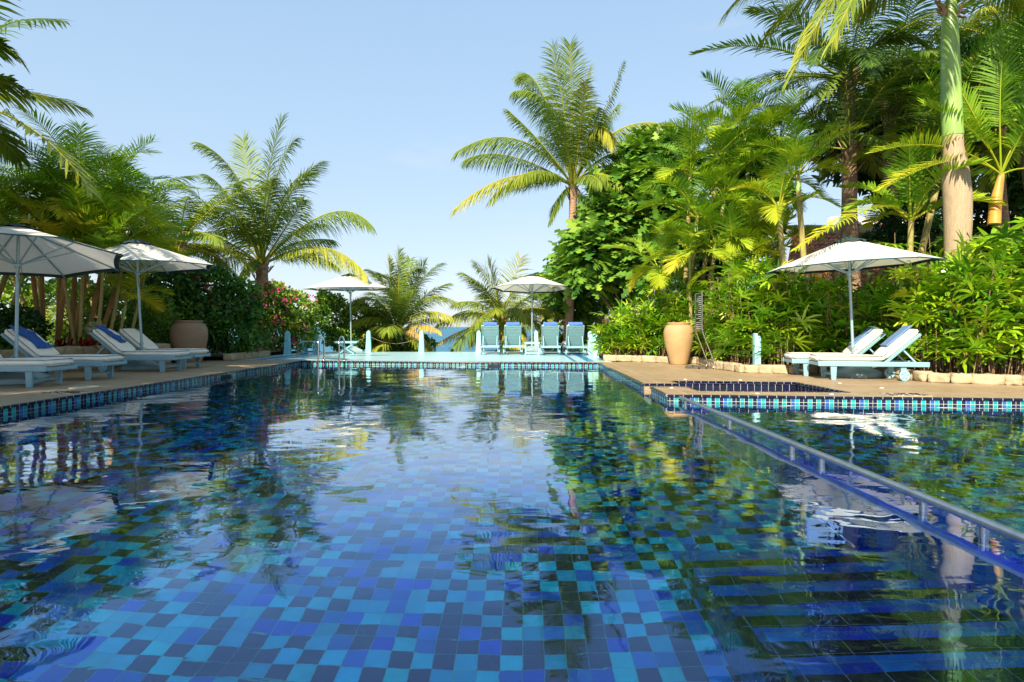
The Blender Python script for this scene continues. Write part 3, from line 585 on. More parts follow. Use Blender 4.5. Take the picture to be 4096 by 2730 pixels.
# ================================================================== UMBRELLAS
def umbrella(loc, H, Rr, drop, rx, ry, az, label, crank=True, bs=.36):
    root = empty('umbrella', loc, 0, label, 'umbrella', 'white canvas umbrellas round the pool'); rot = (R(rx), R(ry), R(az))
    def part(m, name, mat, par=root, tilt=True, **k):
        o = m.build(name, mat, par, **k)
        if tilt: o.rotation_euler = rot
        return o
    b = M(); b.box((0,0,.05),(2*bs,2*bs,.10), ch=.02); b.box((0,0,.17),(2*bs-.02,2*bs-.02,.15), taper=(.25,.25)); b.tube([(0,0,.2),(0,0,.42)], .04, 14)
    o = part(b, 'base', MAT['base'], tilt=False); o.rotation_euler = (0,0,R(25 if bs > .34 else 40))
    p = M(); p.tube([(0,0,.2),(0,0,H-.05)], .026, 14); p.tube([(0,0,.55),(0,0,.62)], .034, 14); part(p, 'pole', MAT['pole'])
    zr = H-drop; n = 8; ns_ = 5; nr_ = 7; cz = lambda r: H-.03-drop*(r/Rr)
    def surf(r, k, off=0):
        k0 = int(math.floor(k)); t = k-k0; a0, a1 = 2*math.pi*k0/n, 2*math.pi*(k0+1)/n
        x = r*((1-t)*math.cos(a0)+t*math.cos(a1)); y = r*((1-t)*math.sin(a0)+t*math.sin(a1)); sag = 4*t*(1-t)
        s = 1-.035*sag*(r/Rr)**4
        return (x*s, y*s, cz(r)-.035*sag*(r/Rr)*(1.3-r/Rr)+.02*sag*(r/Rr)**3+off)
    c = M(); v = []; K = n*ns_
    for i in range(nr_+1):
        r = .05+(Rr-.05)*i/nr_
        for k in range(K): v.append(surf(r, k/ns_))
    c.add(v, [(i*K+k, i*K+(k+1)%K, (i+1)*K+(k+1)%K, (i+1)*K+k) for i in range(nr_) for k in range(K)]); can = part(c, 'canopy', MAT['canvas'])
    bd = M(); v = []
    for r, off in ((Rr-.10,-.006),(Rr-.002,-.006)):
        for k in range(K): v.append(surf(r, k/ns_, off))
    for k in range(K): q = surf(Rr-.004, k/ns_, -.02); v.append(q)
    bd.add(v, [(i*K+k, i*K+(k+1)%K, (i+1)*K+(k+1)%K, (i+1)*K+k) for i in range(2) for k in range(K)]); q = bd.build('border', MAT['band'], can)
    t = M(); t.tube([surf(Rr, k/ns_, -.002) for k in range(K+1)], .0055, 6); t.build('hem', MAT['trim'], can)
    vt = M(); v = [(0,0,H+.01)]; 
    for r, z in ((.12,-.035),(.27,-.095),(.30,-.112)):
        for k in range(32): a = 2*math.pi*k/32; rr = r*(1+.04*math.cos(8*a)); v.append((rr*math.cos(a), rr*math.sin(a), H+z-.0+(.014*math.cos(8*a) if r > .2 else 0)))
    vt.add(v, [(0,1+k,1+(k+1)%32) for k in range(32)]+[(1+i*32+k,1+(i+1)*32+k,1+(i+1)*32+(k+1)%32,1+i*32+(k+1)%32) for i in range(2) for k in range(32)], True); part(vt, 'vent_cap', MAT['cap'])
    hz = zr-.16; hb = M(); hb.tube([(0,0,hz-.05),(0,0,hz-.02),(0,0,hz+.04)], [.045,.055,.045], 16); hb.tube([(0,0,H-.09),(0,0,H-.05)], .045, 16); part(hb, 'hub', MAT['pole'])
    for k in range(8):
        a = 2*math.pi*k/8; d = (math.cos(a), math.sin(a)); r_ = M(); r_.beam((d[0]*.04,d[1]*.04,cz(.04)-.03), (d[0]*(Rr-.03),d[1]*(Rr-.03),cz(Rr)-.012), .018, .024); o = part(r_, 'rib', MAT['pole'])
        s_ = M(); rm = Rr*.52; s_.beam((d[0]*.04,d[1]*.04,hz), (d[0]*rm,d[1]*rm,cz(rm)-.03), .018, .022); s_.build('strut', MAT['pole'], o)
    cd = M(); cd.tube([(.05,.0,hz-.03),(.06,.01,hz-.2),(.03,-.02,hz-.32),(.02,-.03,hz-.18),(.04,0,hz-.03)], .006, 5); part(cd, 'cord', MAT['rope'])
    k = M(); k.tube([(0,-.03,.58),(0,-.075,.58),(.03,-.085,.58)], .007, 6); part(k, 'locking_pin', MAT['pole'])
    return root
umbrella((-8.58,9.95,0), 2.78, 1.62, .56, -8.0, -3.2, 14, 'white umbrella leaning at the left edge with its wide underside in view', bs=.40)
umbrella((-8.52,13.2,0), 2.92, 1.62, .60, 0.5, -2.8, 9, 'white umbrella with leaf shadows above the shaded loungers, second from left')
umbrella((-6.40,22.0,0), 2.96, 1.64, .56, 1.0, -1.2, 22, 'white umbrella behind the pool ladder on the terrace')
umbrella((.36,21.95,0), 2.96, 1.56, .54, -3.0, 0.6, 5, 'white umbrella above the four terrace loungers')
umbrella((6.34,11.22,0), 2.68, 1.50, .54, -.5, -2.6, 14, 'cream white umbrella above the two sunlit loungers on the right')

# ================================================================== TABLES, POSTS, LADDER, JARS, SIGN
def side_table(loc, rz, w_, label):
    root = empty('side_table', loc, R(rz), label, 'side table', 'small blue terrace tables'); t = M(); h = .44
    for i in range(5): t.box((-w_/2+.05+i*(w_-.1)/4,0,h),((w_-.12)/4-.012,.50,.022))
    for s in (-1, 1): t.box((0,s*.235,h-.03),(w_,.03,.04)); 
    t.build('table_top', MAT['aqua'], root)
    for s in (-1, 1):
        m = M(); m.beam((-w_/2+.08,s*.20,h-.04),(w_/2-.10,s*.20,.01),.022,.035); m.build('leg', MAT['aqua'], root)
        m = M(); m.beam((w_/2-.08,s*.175,h-.04),(-w_/2+.10,s*.175,.01),.022,.035); m.build('leg', MAT['aqua'], root)
    m = M(); m.box((-w_/2+.14,0,.05),(.03,.37,.03)); m.box((w_/2-.14,0,.05),(.03,.37,.03)); m.build('crossbar', MAT['aqua'], root)
side_table((-7.55,20.9,0), 90, .56, 'blue folding side table between the obelisk posts left of the ladder')
side_table((-6.15,20.6,0), 8, .74, 'blue folding side table with crossed legs seen through the pool ladder')
root = empty('side_table', (.33,19.9,0), 0, 'pale blue square side table between the two pairs of terrace loungers', 'side table', 'small blue terrace tables')
t = M()
for i in range(6): t.box((0,-.21+i*.084,.43),(.52,.07,.02))
t.box((0,-.245,.405),(.50,.025,.05)); t.box((0,.245,.405),(.50,.025,.05)); t.build('table_top', MAT['aqua_pale'], root)
for sx in (-1, 1):
    for sy in (-1, 1): M().box((sx*.22,sy*.22,.21),(.04,.04,.42),ch=.004).build('leg', MAT['aqua_pale'], root)
m = M(); m.box((0,-.22,.08),(.4,.025,.03)); m.box((0,.22,.08),(.4,.025,.03)); m.build('crossbar', MAT['aqua_pale'], root)
def post(x, y, label, mat, lean=0, h=.82, b=.21, tp=.14):
    m = M(); m.box((0,0,h*.46),(b,b,h*.92), taper=(tp/b,tp/b)); m.box((0,0,h*.92+h*.04),(tp,tp,h*.08), taper=(.25,.25)); m.box((0,0,.006),(b+.02,b+.02,.012))
    o = m.build('obelisk_post', mat, bev=.006); o.location = (x,y,0); o.rotation_euler = (R(lean),0,R(rng0.uniform(-4,4))); return tag(o, label, 'post', 'blue obelisk posts round the terrace')
aq, ap = MAT['aqua'], MAT['aqua_pale']
post(-8.15,20.4,'blue obelisk post standing foremost beside the bougainvillea',aq); post(-7.95,21.4,'blue obelisk post half hidden by leaves left of the side table',aq); post(-7.78,22.2,'blue obelisk post just left of the ladder',aq)
post(-5.80,22.2,'blue obelisk post right of the ladder umbrella, half in shade',aq); post(-3.80,22.2,'blue obelisk post standing alone against the sea',aq); post(-1.62,21.9,'blue obelisk post hidden behind the leftmost terrace lounger',ap)
post(.52,22.2,'pale blue obelisk post behind the umbrella over the four loungers',ap); post(2.32,20.1,'pale blue obelisk post behind the rightmost terrace lounger',ap); post(2.29,18.35,'pale blue obelisk post at the right corner of the terrace',ap)
def rope(a, b, sag, label):
    m = M(); P = []
    for i in range(15):
        t = i/14; P.append((a[0]+(b[0]-a[0])*t, a[1]+(b[1]-a[1])*t, a[2]+(b[2]-a[2])*t-sag*4*t*(1-t)))
    m.tube(P, .010, 7); tag(m.build('rope', MAT['rope']), label, 'rope', 'sagging ropes between the terrace posts')
rope((-7.78,22.2,.62),(-5.8,22.2,.62),.3,'brown rope sagging from the post by the ladder to the half shaded post'); rope((-5.8,22.2,.62),(-3.8,22.2,.62),.3,'brown rope sagging to the post that stands alone against the sea')
rope((-1.62,21.9,.62),(.52,22.2,.62),.2,'brown rope behind the left pair of terrace loungers'); rope((.52,22.2,.6),(2.32,20.1,.6),.25,'brown rope behind the right pair of terrace loungers')
m = M(); m.box((0,0,.36),(.13,.13,.72),ch=.008); m.box((-.035,0,.745),(.06,.13,.07),ch=.008); o = m.build('square_post', MAT['aqua_pale']); o.location = (4.96,12.42,.04); tag(o, 'pale blue square post standing in the lady palms behind the stone kerb', 'post')
lad = empty('pool_ladder', (-5.3,16.4,0), 0, 'stainless steel pool ladder with two arched handrails at the far left corner', 'pool ladder')
for x in (-5.62, -5.05):
    P = [(x+.03,16.08,-.9),(x+.03,16.10,.0),(x+.03,16.12,.45)]+[(x+.015,16.38-.26*math.cos(a),.45+.24*math.sin(a)) for a in [math.pi*i/10 for i in range(1,10)]]+[(x,16.64,.45),(x,16.66,.10),(x,16.66,.0)]
    h = M(); h.tube(shift(P, (-5.3,16.4,0)), .021, 12); hr = h.build('handrail', MAT['steel'], lad); M().lathe([(.055,.0),(.055,.012),(.03,.02),(.02,.03)], 20, (x+5.3,.26,0)).build('flange', MAT['steel'], hr)
for z in (-.25,-.5,-.75): M().box((-.035+.0,-.31,z),(.54,.08,.03)).build('rung', MAT['steel'], lad)
def jar(name, loc, prof, mat, label, lugs=0):
    root = empty(name, loc, 0, label, 'clay jar'); M().lathe(prof, 48).build('body', mat, root, smooth=True)
    zt = prof[-1][1]; rr = [p for p in prof if p[1] > zt-.09][0][0]; r1 = prof[-1][0]
    M().lathe([(r1-.035,zt-.05),(r1,zt-.02),(r1+.028,zt-.005),(r1+.036,zt+.014),(r1+.03,zt+.032),(r1-.01,zt+.034),(r1-.04,zt+.02),(r1-.045,zt-.3)], 48).build('rim', mat, root, smooth=True)
    for k in range(lugs):
        a = R(-100+k*90); m = M(); m.tube([(rr*.97*math.cos(a-.09),rr*.97*math.sin(a-.09),zt-.13),((rr+.05)*math.cos(a),(rr+.05)*math.sin(a),zt-.115),(rr*.97*math.cos(a+.09),rr*.97*math.sin(a+.09),zt-.15)], .018, 7); m.build('lug', mat, root)
jar('clay_jar', (3.97,14.9,0), [(0,.0),(.205,.0),(.215,.02),(.235,.10),(.275,.24),(.318,.40),(.352,.56),(.372,.70),(.376,.80),(.362,.89),(.332,.955),(.295,.995),(.268,1.012),(.256,1.03)], MAT['jar_sand'], 'tall sand coloured clay jar standing sunlit before the lady palms')
jar('clay_jar', (-8.96,15.8,0), [(0,0),(.30,0),(.315,.03),(.36,.20),(.41,.42),(.445,.62),(.455,.78),(.44,.90),(.40,.99),(.345,1.045),(.31,1.065),(.30,1.09)], MAT['jar_brown'], 'round brown clay jar with small lugs standing in shade at the wall end', 3)
sg = empty('sign_stand', (4.15,13.5,0), 0, 'steel tube stand holding a dark notice panel among the lady palms', 'sign stand')
fr_ = M()
for y in (-.24, .26):
    P = [(-.28,y,.03),(.12,y,.025),(.17,y,.04),(.195,y,.09),(.19,y,.15),(-.06,y,.80),(-.09,y,.9),(-.09,y,1.72)]; fr_.tube(P, .019, 10)
fr_.tube([(-.28,-.24,.03),(-.36,-.14,.03),(-.38,.01,.03),(-.36,.16,.03),(-.28,.26,.03)], .019, 10); fr_.tube([(-.09,-.24,1.72),(-.09,.26,1.72)], .019, 10); f_ = fr_.build('frame', MAT['steel'], sg)
b_ = M()
for x, y in ((-.18,-.24),(-.02,-.24),(-.18,.26)): b_.tube([(x,y,.029),(x+.04,y,.029)], .026, 10)
b_.build('foot_pad', MAT['black'], sg)
pn = M(); pn.box((-.09,.01,1.27),(.014,.46,.84)); pnl = pn.build('panel', mat_simple('notice_panel', (.025,.03,.022), .12, .1, 3), sg)
tx = M(); rt = random.Random(8)
for i in range(17):
    z = 1.64-i*.045; l = rt.choice((.12,.2,.3,.36,.38)); tx.box((-.0985,-.19+.0+l/2,z),(.002,l,.007))
tx.build('lettering', MAT['white_paint'], pnl)

# handrail on the submerged ledge
hr = empty('pool_handrail', (2.3,8.0,-.21), 0, 'long brushed steel handrail running over the ledge between the two pools', 'handrail')
A_, B_ = (2.20,8.45,-.03), (2.36,1.0,-.03); k = M(); P = [(2.20,8.40,-.03)]+[(2.20+.16*t, 8.40-7.5*t, -.03) for t in (.2,.4,.6,.8,1)]; k.tube(shift(P,(2.3,8.0,-.21)), .026, 20); k.build('rail', MAT['rail'], hr)
for y in (7.95,6.35,4.95,4.48,3.38,2.95,1.9):
    x = 2.20+.16*(8.4-y)/7.5; q = M(); q.tube(shift([(x,y,-.03),(x,y,-.205)],(2.3,8.0,-.21)), .021, 14); pp = q.build('post', MAT['steel'], hr); M().lathe([(.05,.0),(.05,.012),(.022,.016)], 20, (x-2.3,y-8.0,.0)).build('flange', MAT['steel'], pp)

# sea marks beyond the terrace
for i, (x, y) in enumerate([(-3.6,24.2),(-3.35+.75,24.2),(-1.75,24.3)]):
    tag(M().lathe([(.055,-1.3),(.055,.12),(.045,.16),(0,.17)], 16, (x,y,0)).build('bollard', MAT['white_paint']), ('small white bollard nearest the lone obelisk post against the sea','small white bollard in the middle of the open sea view','small white bollard at the left foot of the leftmost terrace lounger')[i], 'bollard', 'white bollards beyond the terrace')
bl = empty('buoy_line', (-3,62,-2.2), 0, 'line of tiny white floats stretched across the blue sea', 'buoy line')
for i in range(95): M().lathe([(0,-.07),(.07,-.04),(.09,.02),(.06,.08),(0,.1)], 6, (-18+i*.42,.01*(i%3),0)).build('float', MAT['white_paint'], bl)
M().tube([(-18,0,0),(22,0,0)], .02, 4).build('line', MAT['rope'], bl)

# ================================================================== HOUSES BEHIND THE PALMS
def tiled(m, A, B, C_, D_, ncol, amp=.035):
    """a sloping tiled plane: A-B eaves, D-C ridge, pantile ribs running up the slope"""
    A, B, C_, D_ = map(Vector, (A, B, C_, D_)); n = (B-A).cross(D_-A).normalized(); K = ncol*4; rows = 14; v = []
    for j in range(rows*2+1):
        jj = min(rows, (j+1)//2); t = jj/rows; step = .035 if j % 2 == 0 else 0
        for i in range(K+1):
            s = i/K; p = (A.lerp(B, s)).lerp(D_.lerp(C_, s), t); v.append(p+n*(amp*math.cos(2*math.pi*i/4)+step))
    m.add(v, [(j*(K+1)+i, j*(K+1)+i+1, (j+1)*(K+1)+i+1, (j+1)*(K+1)+i) for j in range(rows*2) for i in range(K)])
h1 = empty('house', (12,20,0), 0, 'low house with orange tiled roof and white ridge behind the right umbrella', 'house'); sh = lambda *p: shift(p, (12,20,0))
m = M(); m.box((2.2,1.8,1.05),(10.6,4.6,2.3)); m.build('wall', MAT['cream_wall'], h1)
m = M(); tiled(m, *sh((8.0,18,2.22),(20,18,2.22),(19,23,4.66),(10.6,23,4.66)), 48); rf = m.build('roof', MAT['roof'], h1)
m = M(); m.box((2.8,3.05,4.76),(8.9,.35,.34),ch=.03); m.build('ridge', MAT['white'], rf)
m = M(); m.lathe([(.62,4.9),(.40,5.1),(.27,5.35),(.17,5.62),(.07,5.95),(.0,6.1)], 4, (.78,3.0,0)); m.build('spire', MAT['white'], rf)
m = M(); m.box((2.1,-2.03,2.13),(12,.1,.09)); m.build('gutter', MAT['wood'], h1)
for x in (-2.2, 1.0, 4.0): q = M(); q.box((x,-.53,.95),(1.2,.06,1.3)); q.build('window', MAT['dark'], h1)
h2 = empty('house', (18,28,0), 0, 'farther house with high orange roof and white ridge beside the royal palm', 'house'); sh = lambda *p: shift(p, (18,28,0))
M().box((.4,2,1.9),(9,6,3.8)).build('wall', MAT['cream_wall'], h2); m = M(); tiled(m, *sh((13.5,25.4,3.6),(23.5,25.4,3.6),(22.5,28,5.9),(15.0,28,5.9)), 40); rf = m.build('roof', MAT['roof'], h2); M().box((.75,.05,6.0),(8.2,.35,.36)).build('ridge', MAT['white'], rf)
h3 = empty('house', (7.2,24,0), 0, 'dark red gabled hut glimpsed between the breadfruit and feathery palms', 'house'); M().box((.2,.5,1.4),(2.2,2,2.8)).build('wall', MAT['white'], h3); m = M(); tiled(m, (-1.2,-1.1,2.3),(1.6,-1.1,2.3),(1.2,.6,3.7),(-.6,.6,3.7), 10); m.build('roof', mat_simple('dark_red_roof', (.16,.03,.025), .8, .2, 5), h3)

# ================================================================== PALMS AND PLANTS
def palm(name, base, top, r0, r1, mat, label, cat, fn, leaf='coco', group=None, curve=(0,0), fibre=True, extra=None):
    root = empty(name, base, 0, label, cat, group); base = np.array(base, float); top = np.array(top, float)
    t = M(); P = []; rr = []
    mid = (base+top)/2+np.array([curve[0], curve[1], 0])
    for i in range(17):
        s = i/16; p = bez(base, mid, top, [s])[0]-base; P.append(tuple(p)); rr.append((r0+(r1-r0)*min(1, s*1.15)+(.35*r0*math.exp(-s*14)))*(1+.02*math.sin(i*2.1)))
    t.tube(P, rr, 14); t.build('trunk', mat, root)
    rng = np.random.default_rng(abs(hash(label)) % 1000 if False else sum(map(ord, label)) % 9973); L = Leaves(); fn(L, rng, top)
    L.build('crown', ML[leaf], root, base)
    if fibre:
        k = M(); c = top-base
        for i in range(26):
            a = rng.uniform(0, 6.28); h = rng.uniform(-.5, .22)*min(1, r1*7); rr_ = r1*rng.uniform(.8, 1.25); d = Vector((math.cos(a), math.sin(a), 0)); p = Vector(c)+d*rr_+Vector((0,0,h))
            k.beam(p-Vector((0,0,.14)), p+d*r1*rng.uniform(.2,1.1)+Vector((0,0,rng.uniform(.08,.25))), r1*rng.uniform(.4,.9), .02, up=(math.cos(a),math.sin(a),.3))
        k.build('leaf_bases', MT['husk'], root)
    if extra: extra(root, base, top)
    return root
def listed(L, rng, top, Y, fl, **kw):
    """fronds given one by one: (ctrl px, ctrl dy, tip px, tip dy, tint[, options])"""
    for f in fl:
        (cx, cy), cd, (tx_, ty), td, ti = f[:5]; o = dict(kw); o.update(f[5] if len(f) > 5 else {})
        frond(L, rng, top, PX(cx, cy, Y+cd), PX(tx_, ty, Y+td), tint=ti, **o)

# --- coconut palm left of the middle, behind the bougainvillea
def fA(L, rng, t):
    Y = t[1]; k = dict(n=92, ll=1.15, wd=.016, droop=1.0, vee=.1, rach=.045, tipyel=.12)
    listed(L, rng, t, Y, [((1040,760),-.9,(1125,478),-1.7,.38,dict(droop=.6)), ((1000,660),-.5,(800,572),-1.0,.36), ((940,760),.6,(828,700),.8,.33), ((1010,790),.5,(972,560),.7,.44,dict(droop=.6)),
        ((960,930),-.4,(742,742),-.9,.40), ((900,700),-.3,(745,905),-1.2,.36), ((820,870),-.6,(608,940),-.9,.55,dict(droop=.75)), ((880,940),-1.1,(725,1000),-1.8,.62,dict(droop=.8)), ((1120,760),-.2,(1278,652),-.4,.40,dict(droop=.65)),
        ((1340,730),-.7,(1490,905),-1.3,.40,dict(droop=1.5)), ((1310,900),-.5,(1466,1100),-1.4,.60,dict(droop=1.7)), ((1130,700),.9,(1235,690),1.4,.45), ((1090,640),.8,(1180,560),1.2,.35), ((1000,860),1.0,(905,770),1.8,.4),
        ((1150,900),-1.0,(1215,800),-1.9,.40,dict(droop=.9)), ((960,820),-1.1,(900,880),-2.2,.37,dict(droop=.9)), ((1160,940),1.0,(1330,960),1.8,.35,dict(droop=1.2)), ((1060,820),-1.3,(1090,720),-2.5,.42,dict(droop=.8)), ((900,980),.8,(760,1110),1.4,.5,dict(droop=1.2)), ((1010,1000),-.8,(960,1120),-1.3,.35,dict(droop=1.3,ll=.6))], **k)
    crown(L, rng, t, n=4, ln=4.2, ll=1.0, wd=.015, droop=1.2, tint=.40, el=(78,0), nl=80, rach=.04)
palm('coconut_palm', tuple(PX(1055,1150,22.6)*[1,1,0]+[0,0,.1]), PX(1047,1062,22.6), .25, .22, MT['coco'], 'stout coconut palm rising behind the pink bougainvillea', 'palm tree', fA, group='coconut palms along the beach')
# --- tall leaning coconut palm right of the middle
def fB(L, rng, t):
    Y = t[1]; k = dict(n=96, ll=1.2, wd=.0165, droop=1.35, vee=.1, rach=.05, tipyel=.16)
    listed(L, rng, t, Y, [((2270,470),-1.0,(2210,185),-1.6,.40,dict(droop=.8)), ((2290,450),-.9,(2280,180),-1.9,.42,dict(droop=.7)), ((2240,330),-.6,(2060,365),-1.4,.35), ((2160,240),.4,(2080,300),.8,.38), ((2320,420),.8,(2360,270),1.2,.50),
        ((2400,520),-.3,(2497,245),-.5,.42,dict(ll=.5)), ((2170,560),-.6,(2030,440),-1.0,.36,dict(ll=.7)), ((2080,440),-.7,(1822,610),-1.4,.40), ((2060,620),-1.0,(1818,835),-1.8,.62,dict(droop=1.1)), ((2010,560),.8,(1860,640),1.3,.38), ((2120,620),-.9,(1960,800),-1.5,.45,dict(droop=1.1)), ((2200,480),.7,(2110,340),1.0,.36),
        ((2410,380),-.9,(2450,580),-1.9,.60,dict(droop=1.5)), ((2440,420),-.4,(2700,510),-.8,.52), ((2450,540),-.5,(2600,640),-.9,.42,dict(droop=1.2)), ((2420,640),.8,(2560,760),1.2,.33,dict(droop=1.2)), ((2230,760),-.5,(2200,890),-.8,.34,dict(droop=1.1,ll=.7)), ((2380,500),-.9,(2400,430),-2.2,.40), ((2240,420),.9,(2180,300),1.6,.38), ((2330,500),-.9,(2340,330),-2.4,.50,dict(droop=1.0)),
        ((2400,660),-1.0,(2480,730),-2.0,.45,dict(droop=1.3)), ((2160,640),-1.0,(2060,720),-2.4,.48,dict(droop=1.2)), ((2350,560),1.0,(2470,420),1.9,.42)], **k)
    crown(L, rng, t, n=6, ln=3.9, ll=1.0, wd=.015, droop=1.3, tint=.40, el=(80,-20), nl=80, rach=.04)
palm('coconut_palm', (1.75,24.0,-1.2), PX(2293,745,24), .20, .155, MT['coco'], 'tallest coconut palm with a slender leaning trunk behind the terrace loungers', 'palm tree', fB, group='coconut palms along the beach', curve=(.12,0))
# --- young palms at the sea edge
def fC(L, rng, t):
    Y = t[1]; k = dict(n=80, ll=.95, wd=.016, droop=.85, rach=.04, tipyel=.14)
    listed(L, rng, t, Y, [((1600,1140),-.8,(1593,1010),-1.4,.42,dict(droop=.45)), ((1565,1150),.5,(1553,1040),.8,.60,dict(droop=.5)), ((1640,1130),-.4,(1758,1058),-.7,.40), ((1560,1130),-.4,(1484,1085),-.7,.42), ((1640,1150),.8,(1700,1060),1.2,.42), ((1530,1150),-.6,(1416,1205),-1.0,.45), ((1690,1120),-.5,(1830,1215),-1.2,.45,dict(droop=1.0)),
        ((1520,1230),-.6,(1418,1290),-1.2,.50), ((1500,1280),-.7,(1456,1335),-1.4,.84,dict(droop=1.0,ll=.5)), ((1670,1200),-.7,(1806,1270),-1.6,.58,dict(droop=1.1)), ((1680,1270),-1.0,(1765,1330),-1.9,.86,dict(droop=1.1,ll=.55)), ((1600,1180),-1.0,(1560,1150),-2.2,.48), ((1640,1200),-1.0,(1660,1160),-2.4,.46,dict(droop=1.0)), ((1620,1130),.9,(1640,1040),1.7,.38), ((1540,1180),.8,(1480,1170),1.6,.4), ((1640,1280),-.9,(1700,1370),-1.5,.95,dict(ll=.45,droop=1.3)), ((1600,1060),.4,(1680,1080),.8,.45), ((1570,1080),.3,(1520,1100),.7,.5)], **k)
    crown(L, rng, t, n=9, ln=2.6, ll=.9, wd=.016, droop=.9, tint=.5, el=(75,-20), nl=70, rach=.035)
palm('coconut_palm', (-5.12,24.2,-1.2), PX(1588,1338,24), .19, .14, MT['coco_top'], 'short bushy coconut palm with yellow lower fronds in front of the open sea', 'palm tree', fC, group='coconut palms along the beach')
def fD(L, rng, t):
    Y = t[1]; k = dict(n=80, ll=1.0, wd=.016, droop=.95, rach=.04, tipyel=.14)
    listed(L, rng, t, Y, [((1990,1170),-.5,(1953,1050),-1.0,.45), ((2040,1180),-.6,(2083,1035),-1.1,.6,dict(droop=.7,gap=.5)), ((1960,1150),-.4,(1857,1095),-.9,.45), ((1990,1140),.8,(1900,1060),1.2,.5), ((1930,1180),-.8,(1820,1215),-1.6,.45), ((1900,1210),-.8,(1750,1300),-1.8,.50,dict(droop=1.1)), ((1920,1260),-1.2,(1810,1400),-2.0,.35,dict(droop=1.1)),
        ((2060,1170),-.9,(2110,1290),-2.2,.42,dict(droop=1.2)), ((2090,1190),-.4,(2255,1262),-1.0,.55,dict(droop=1.0)), ((2070,1220),.8,(2200,1330),1.2,.5), ((1950,1220),-1.2,(1900,1300),-2.6,.45,dict(droop=1.2)), ((2030,1250),-.8,(2090,1400),-1.4,.72,dict(droop=1.2)), ((2020,1160),.9,(2120,1120),1.6,.42), ((1890,1290),-.6,(1740,1380),-1.0,.75,dict(droop=1.2,ll=.55))], **k)
    crown(L, rng, t, n=9, ln=2.6, ll=.9, wd=.016, droop=.9, tint=.5, el=(75,-20), nl=70, rach=.035)
palm('coconut_palm', (-.75,25.2,-1.2), PX(2006,1290,25), .2, .15, MT['coco_top'], 'ragged coconut palm beside the umbrella over the four loungers', 'palm tree', fD, group='coconut palms along the beach')
def fE(L, rng, t): crown(L, rng, t, n=20, ln=3.4, ll=.75, wd=.022, droop=1.0, tint=.58, el=(75,-35), nl=44)
palm('coconut_palm', (3.0,28,-1.6), PX(2350,1280,28), .2, .16, MT['coco_top'], 'yellowish coconut palm low behind the tall palm trunk', 'palm tree', fE, group='coconut palms along the beach')
palm('coconut_palm', (1.35,30,-1.9), PX(2190,1300,30), .2, .16, MT['coco_top'], 'yellowish coconut palm half hidden behind the pair of right terrace loungers', 'palm tree', fE, group='coconut palms along the beach')
def fE2(L, rng, t): crown(L, rng, t, n=20, ln=3.2, ll=.8, wd=.022, droop=.9, tint=.45, el=(80,-20), nl=46)
palm('coconut_palm', (-11.4,19.5,0), PX(715,985,19.5), .2, .16, MT['coco'], 'pale coconut palm behind the second umbrella and left of the stout palm', 'palm tree', fE2, group='coconut palms along the beach')
palm('coconut_palm', (-14.4,20.5,0), PX(450,930,20.5), .2, .16, MT['coco'], 'distant coconut palm among the areca crowns on the left', 'palm tree', fE2, group='coconut palms along the beach')
# --- big fronds entering from the left edge
def fL(L, rng, t):
    Y = t[1]; k = dict(n=64, ll=.80, wd=.024, droop=.7, rach=.035, tipyel=.1, start=.12)
    listed(L, rng, t, Y, [((110,395),-.3,(362,760),-1.0,.50,dict(droop=.55,ll=.8)), ((0,250),.5,(135,395),.2,.40,dict(ll=.55)), ((-60,40),.8,(96,262),.6,.34,dict(ll=.55)), ((-420,-200),0,(-700,200),0,.4), ((-300,-150),-.9,(-200,-250),-2.2,.4), ((-500,300),-.6,(-700,650),-1.5,.4), ((-200,300),-1.4,(-140,520),-2.9,.4), ((-100,420),1.0,(80,640),2.0,.36), ((-200,120),1.4,(-80,100),2.9,.38), ((-350,180),1.2,(-450,120),2.8,.4)], **k)
    crown(L, rng, t, n=8, ln=3.2, ll=.7, wd=.024, droop=.8, tint=.4, el=(70,0), nl=40)
palm('coconut_palm', (-10.9,10.6,.1), PX(-270,400,10.8), .2, .16, MT['coco'], 'coconut palm whose big fronds reach in from the left frame edge', 'palm tree', fL, group='coconut palms along the beach')

# --- clumps of many stemmed palms
def clump(name, base, stems, label, leaf_tint, ln, mat_st, seed, ll=.56, wd=.0125, nfr=9, r=.06, droop=.5, el=(82,5), shaft=True, nl=40, group='areca palm clumps', lift=.45, mats=None):
    """stems: (dx, dy, top px, top py, Y) ; each stem carries its own crown"""
    root = empty(name, base, 0, label, 'palm clump', group); rng = np.random.default_rng(seed); L = Leaves(); B = np.array(base, float)
    for (dx, dy, px, py, Y) in stems:
        top = PX(px, py, Y); b0 = B+np.array([dx, dy, 0]); mid = (b0+top)/2+np.array([(b0-top)[0]*-.25, 0, .2])
        P = [tuple(bez(b0, mid, top, [s])[0]-B) for s in np.linspace(0, 1, 12)]; m = M(); m.tube(P, [r*1.15-.35*r*s/11 for s in range(12)], 12); m.build('stem', mat_st, root)
        if shaft:
            d = Vector(P[-1])-Vector(P[-2]); d.normalize(); s = M(); p0 = Vector(P[-1]); s.tube([p0-d*.42, p0-d*.2, p0+d*.12], [r*.85, r*.9, r*.45], 10); s.build('crownshaft', MT['shaft'], root)
        crown(L, rng, top, n=nfr, ln=ln, ll=ll, wd=wd, droop=droop, tint=leaf_tint+rng.normal(0, .05), el=el, lift=lift, nl=nl, vee=.5, swp=.5, rach=.022)
    L.build('crown', ML['green'], root, base); return root
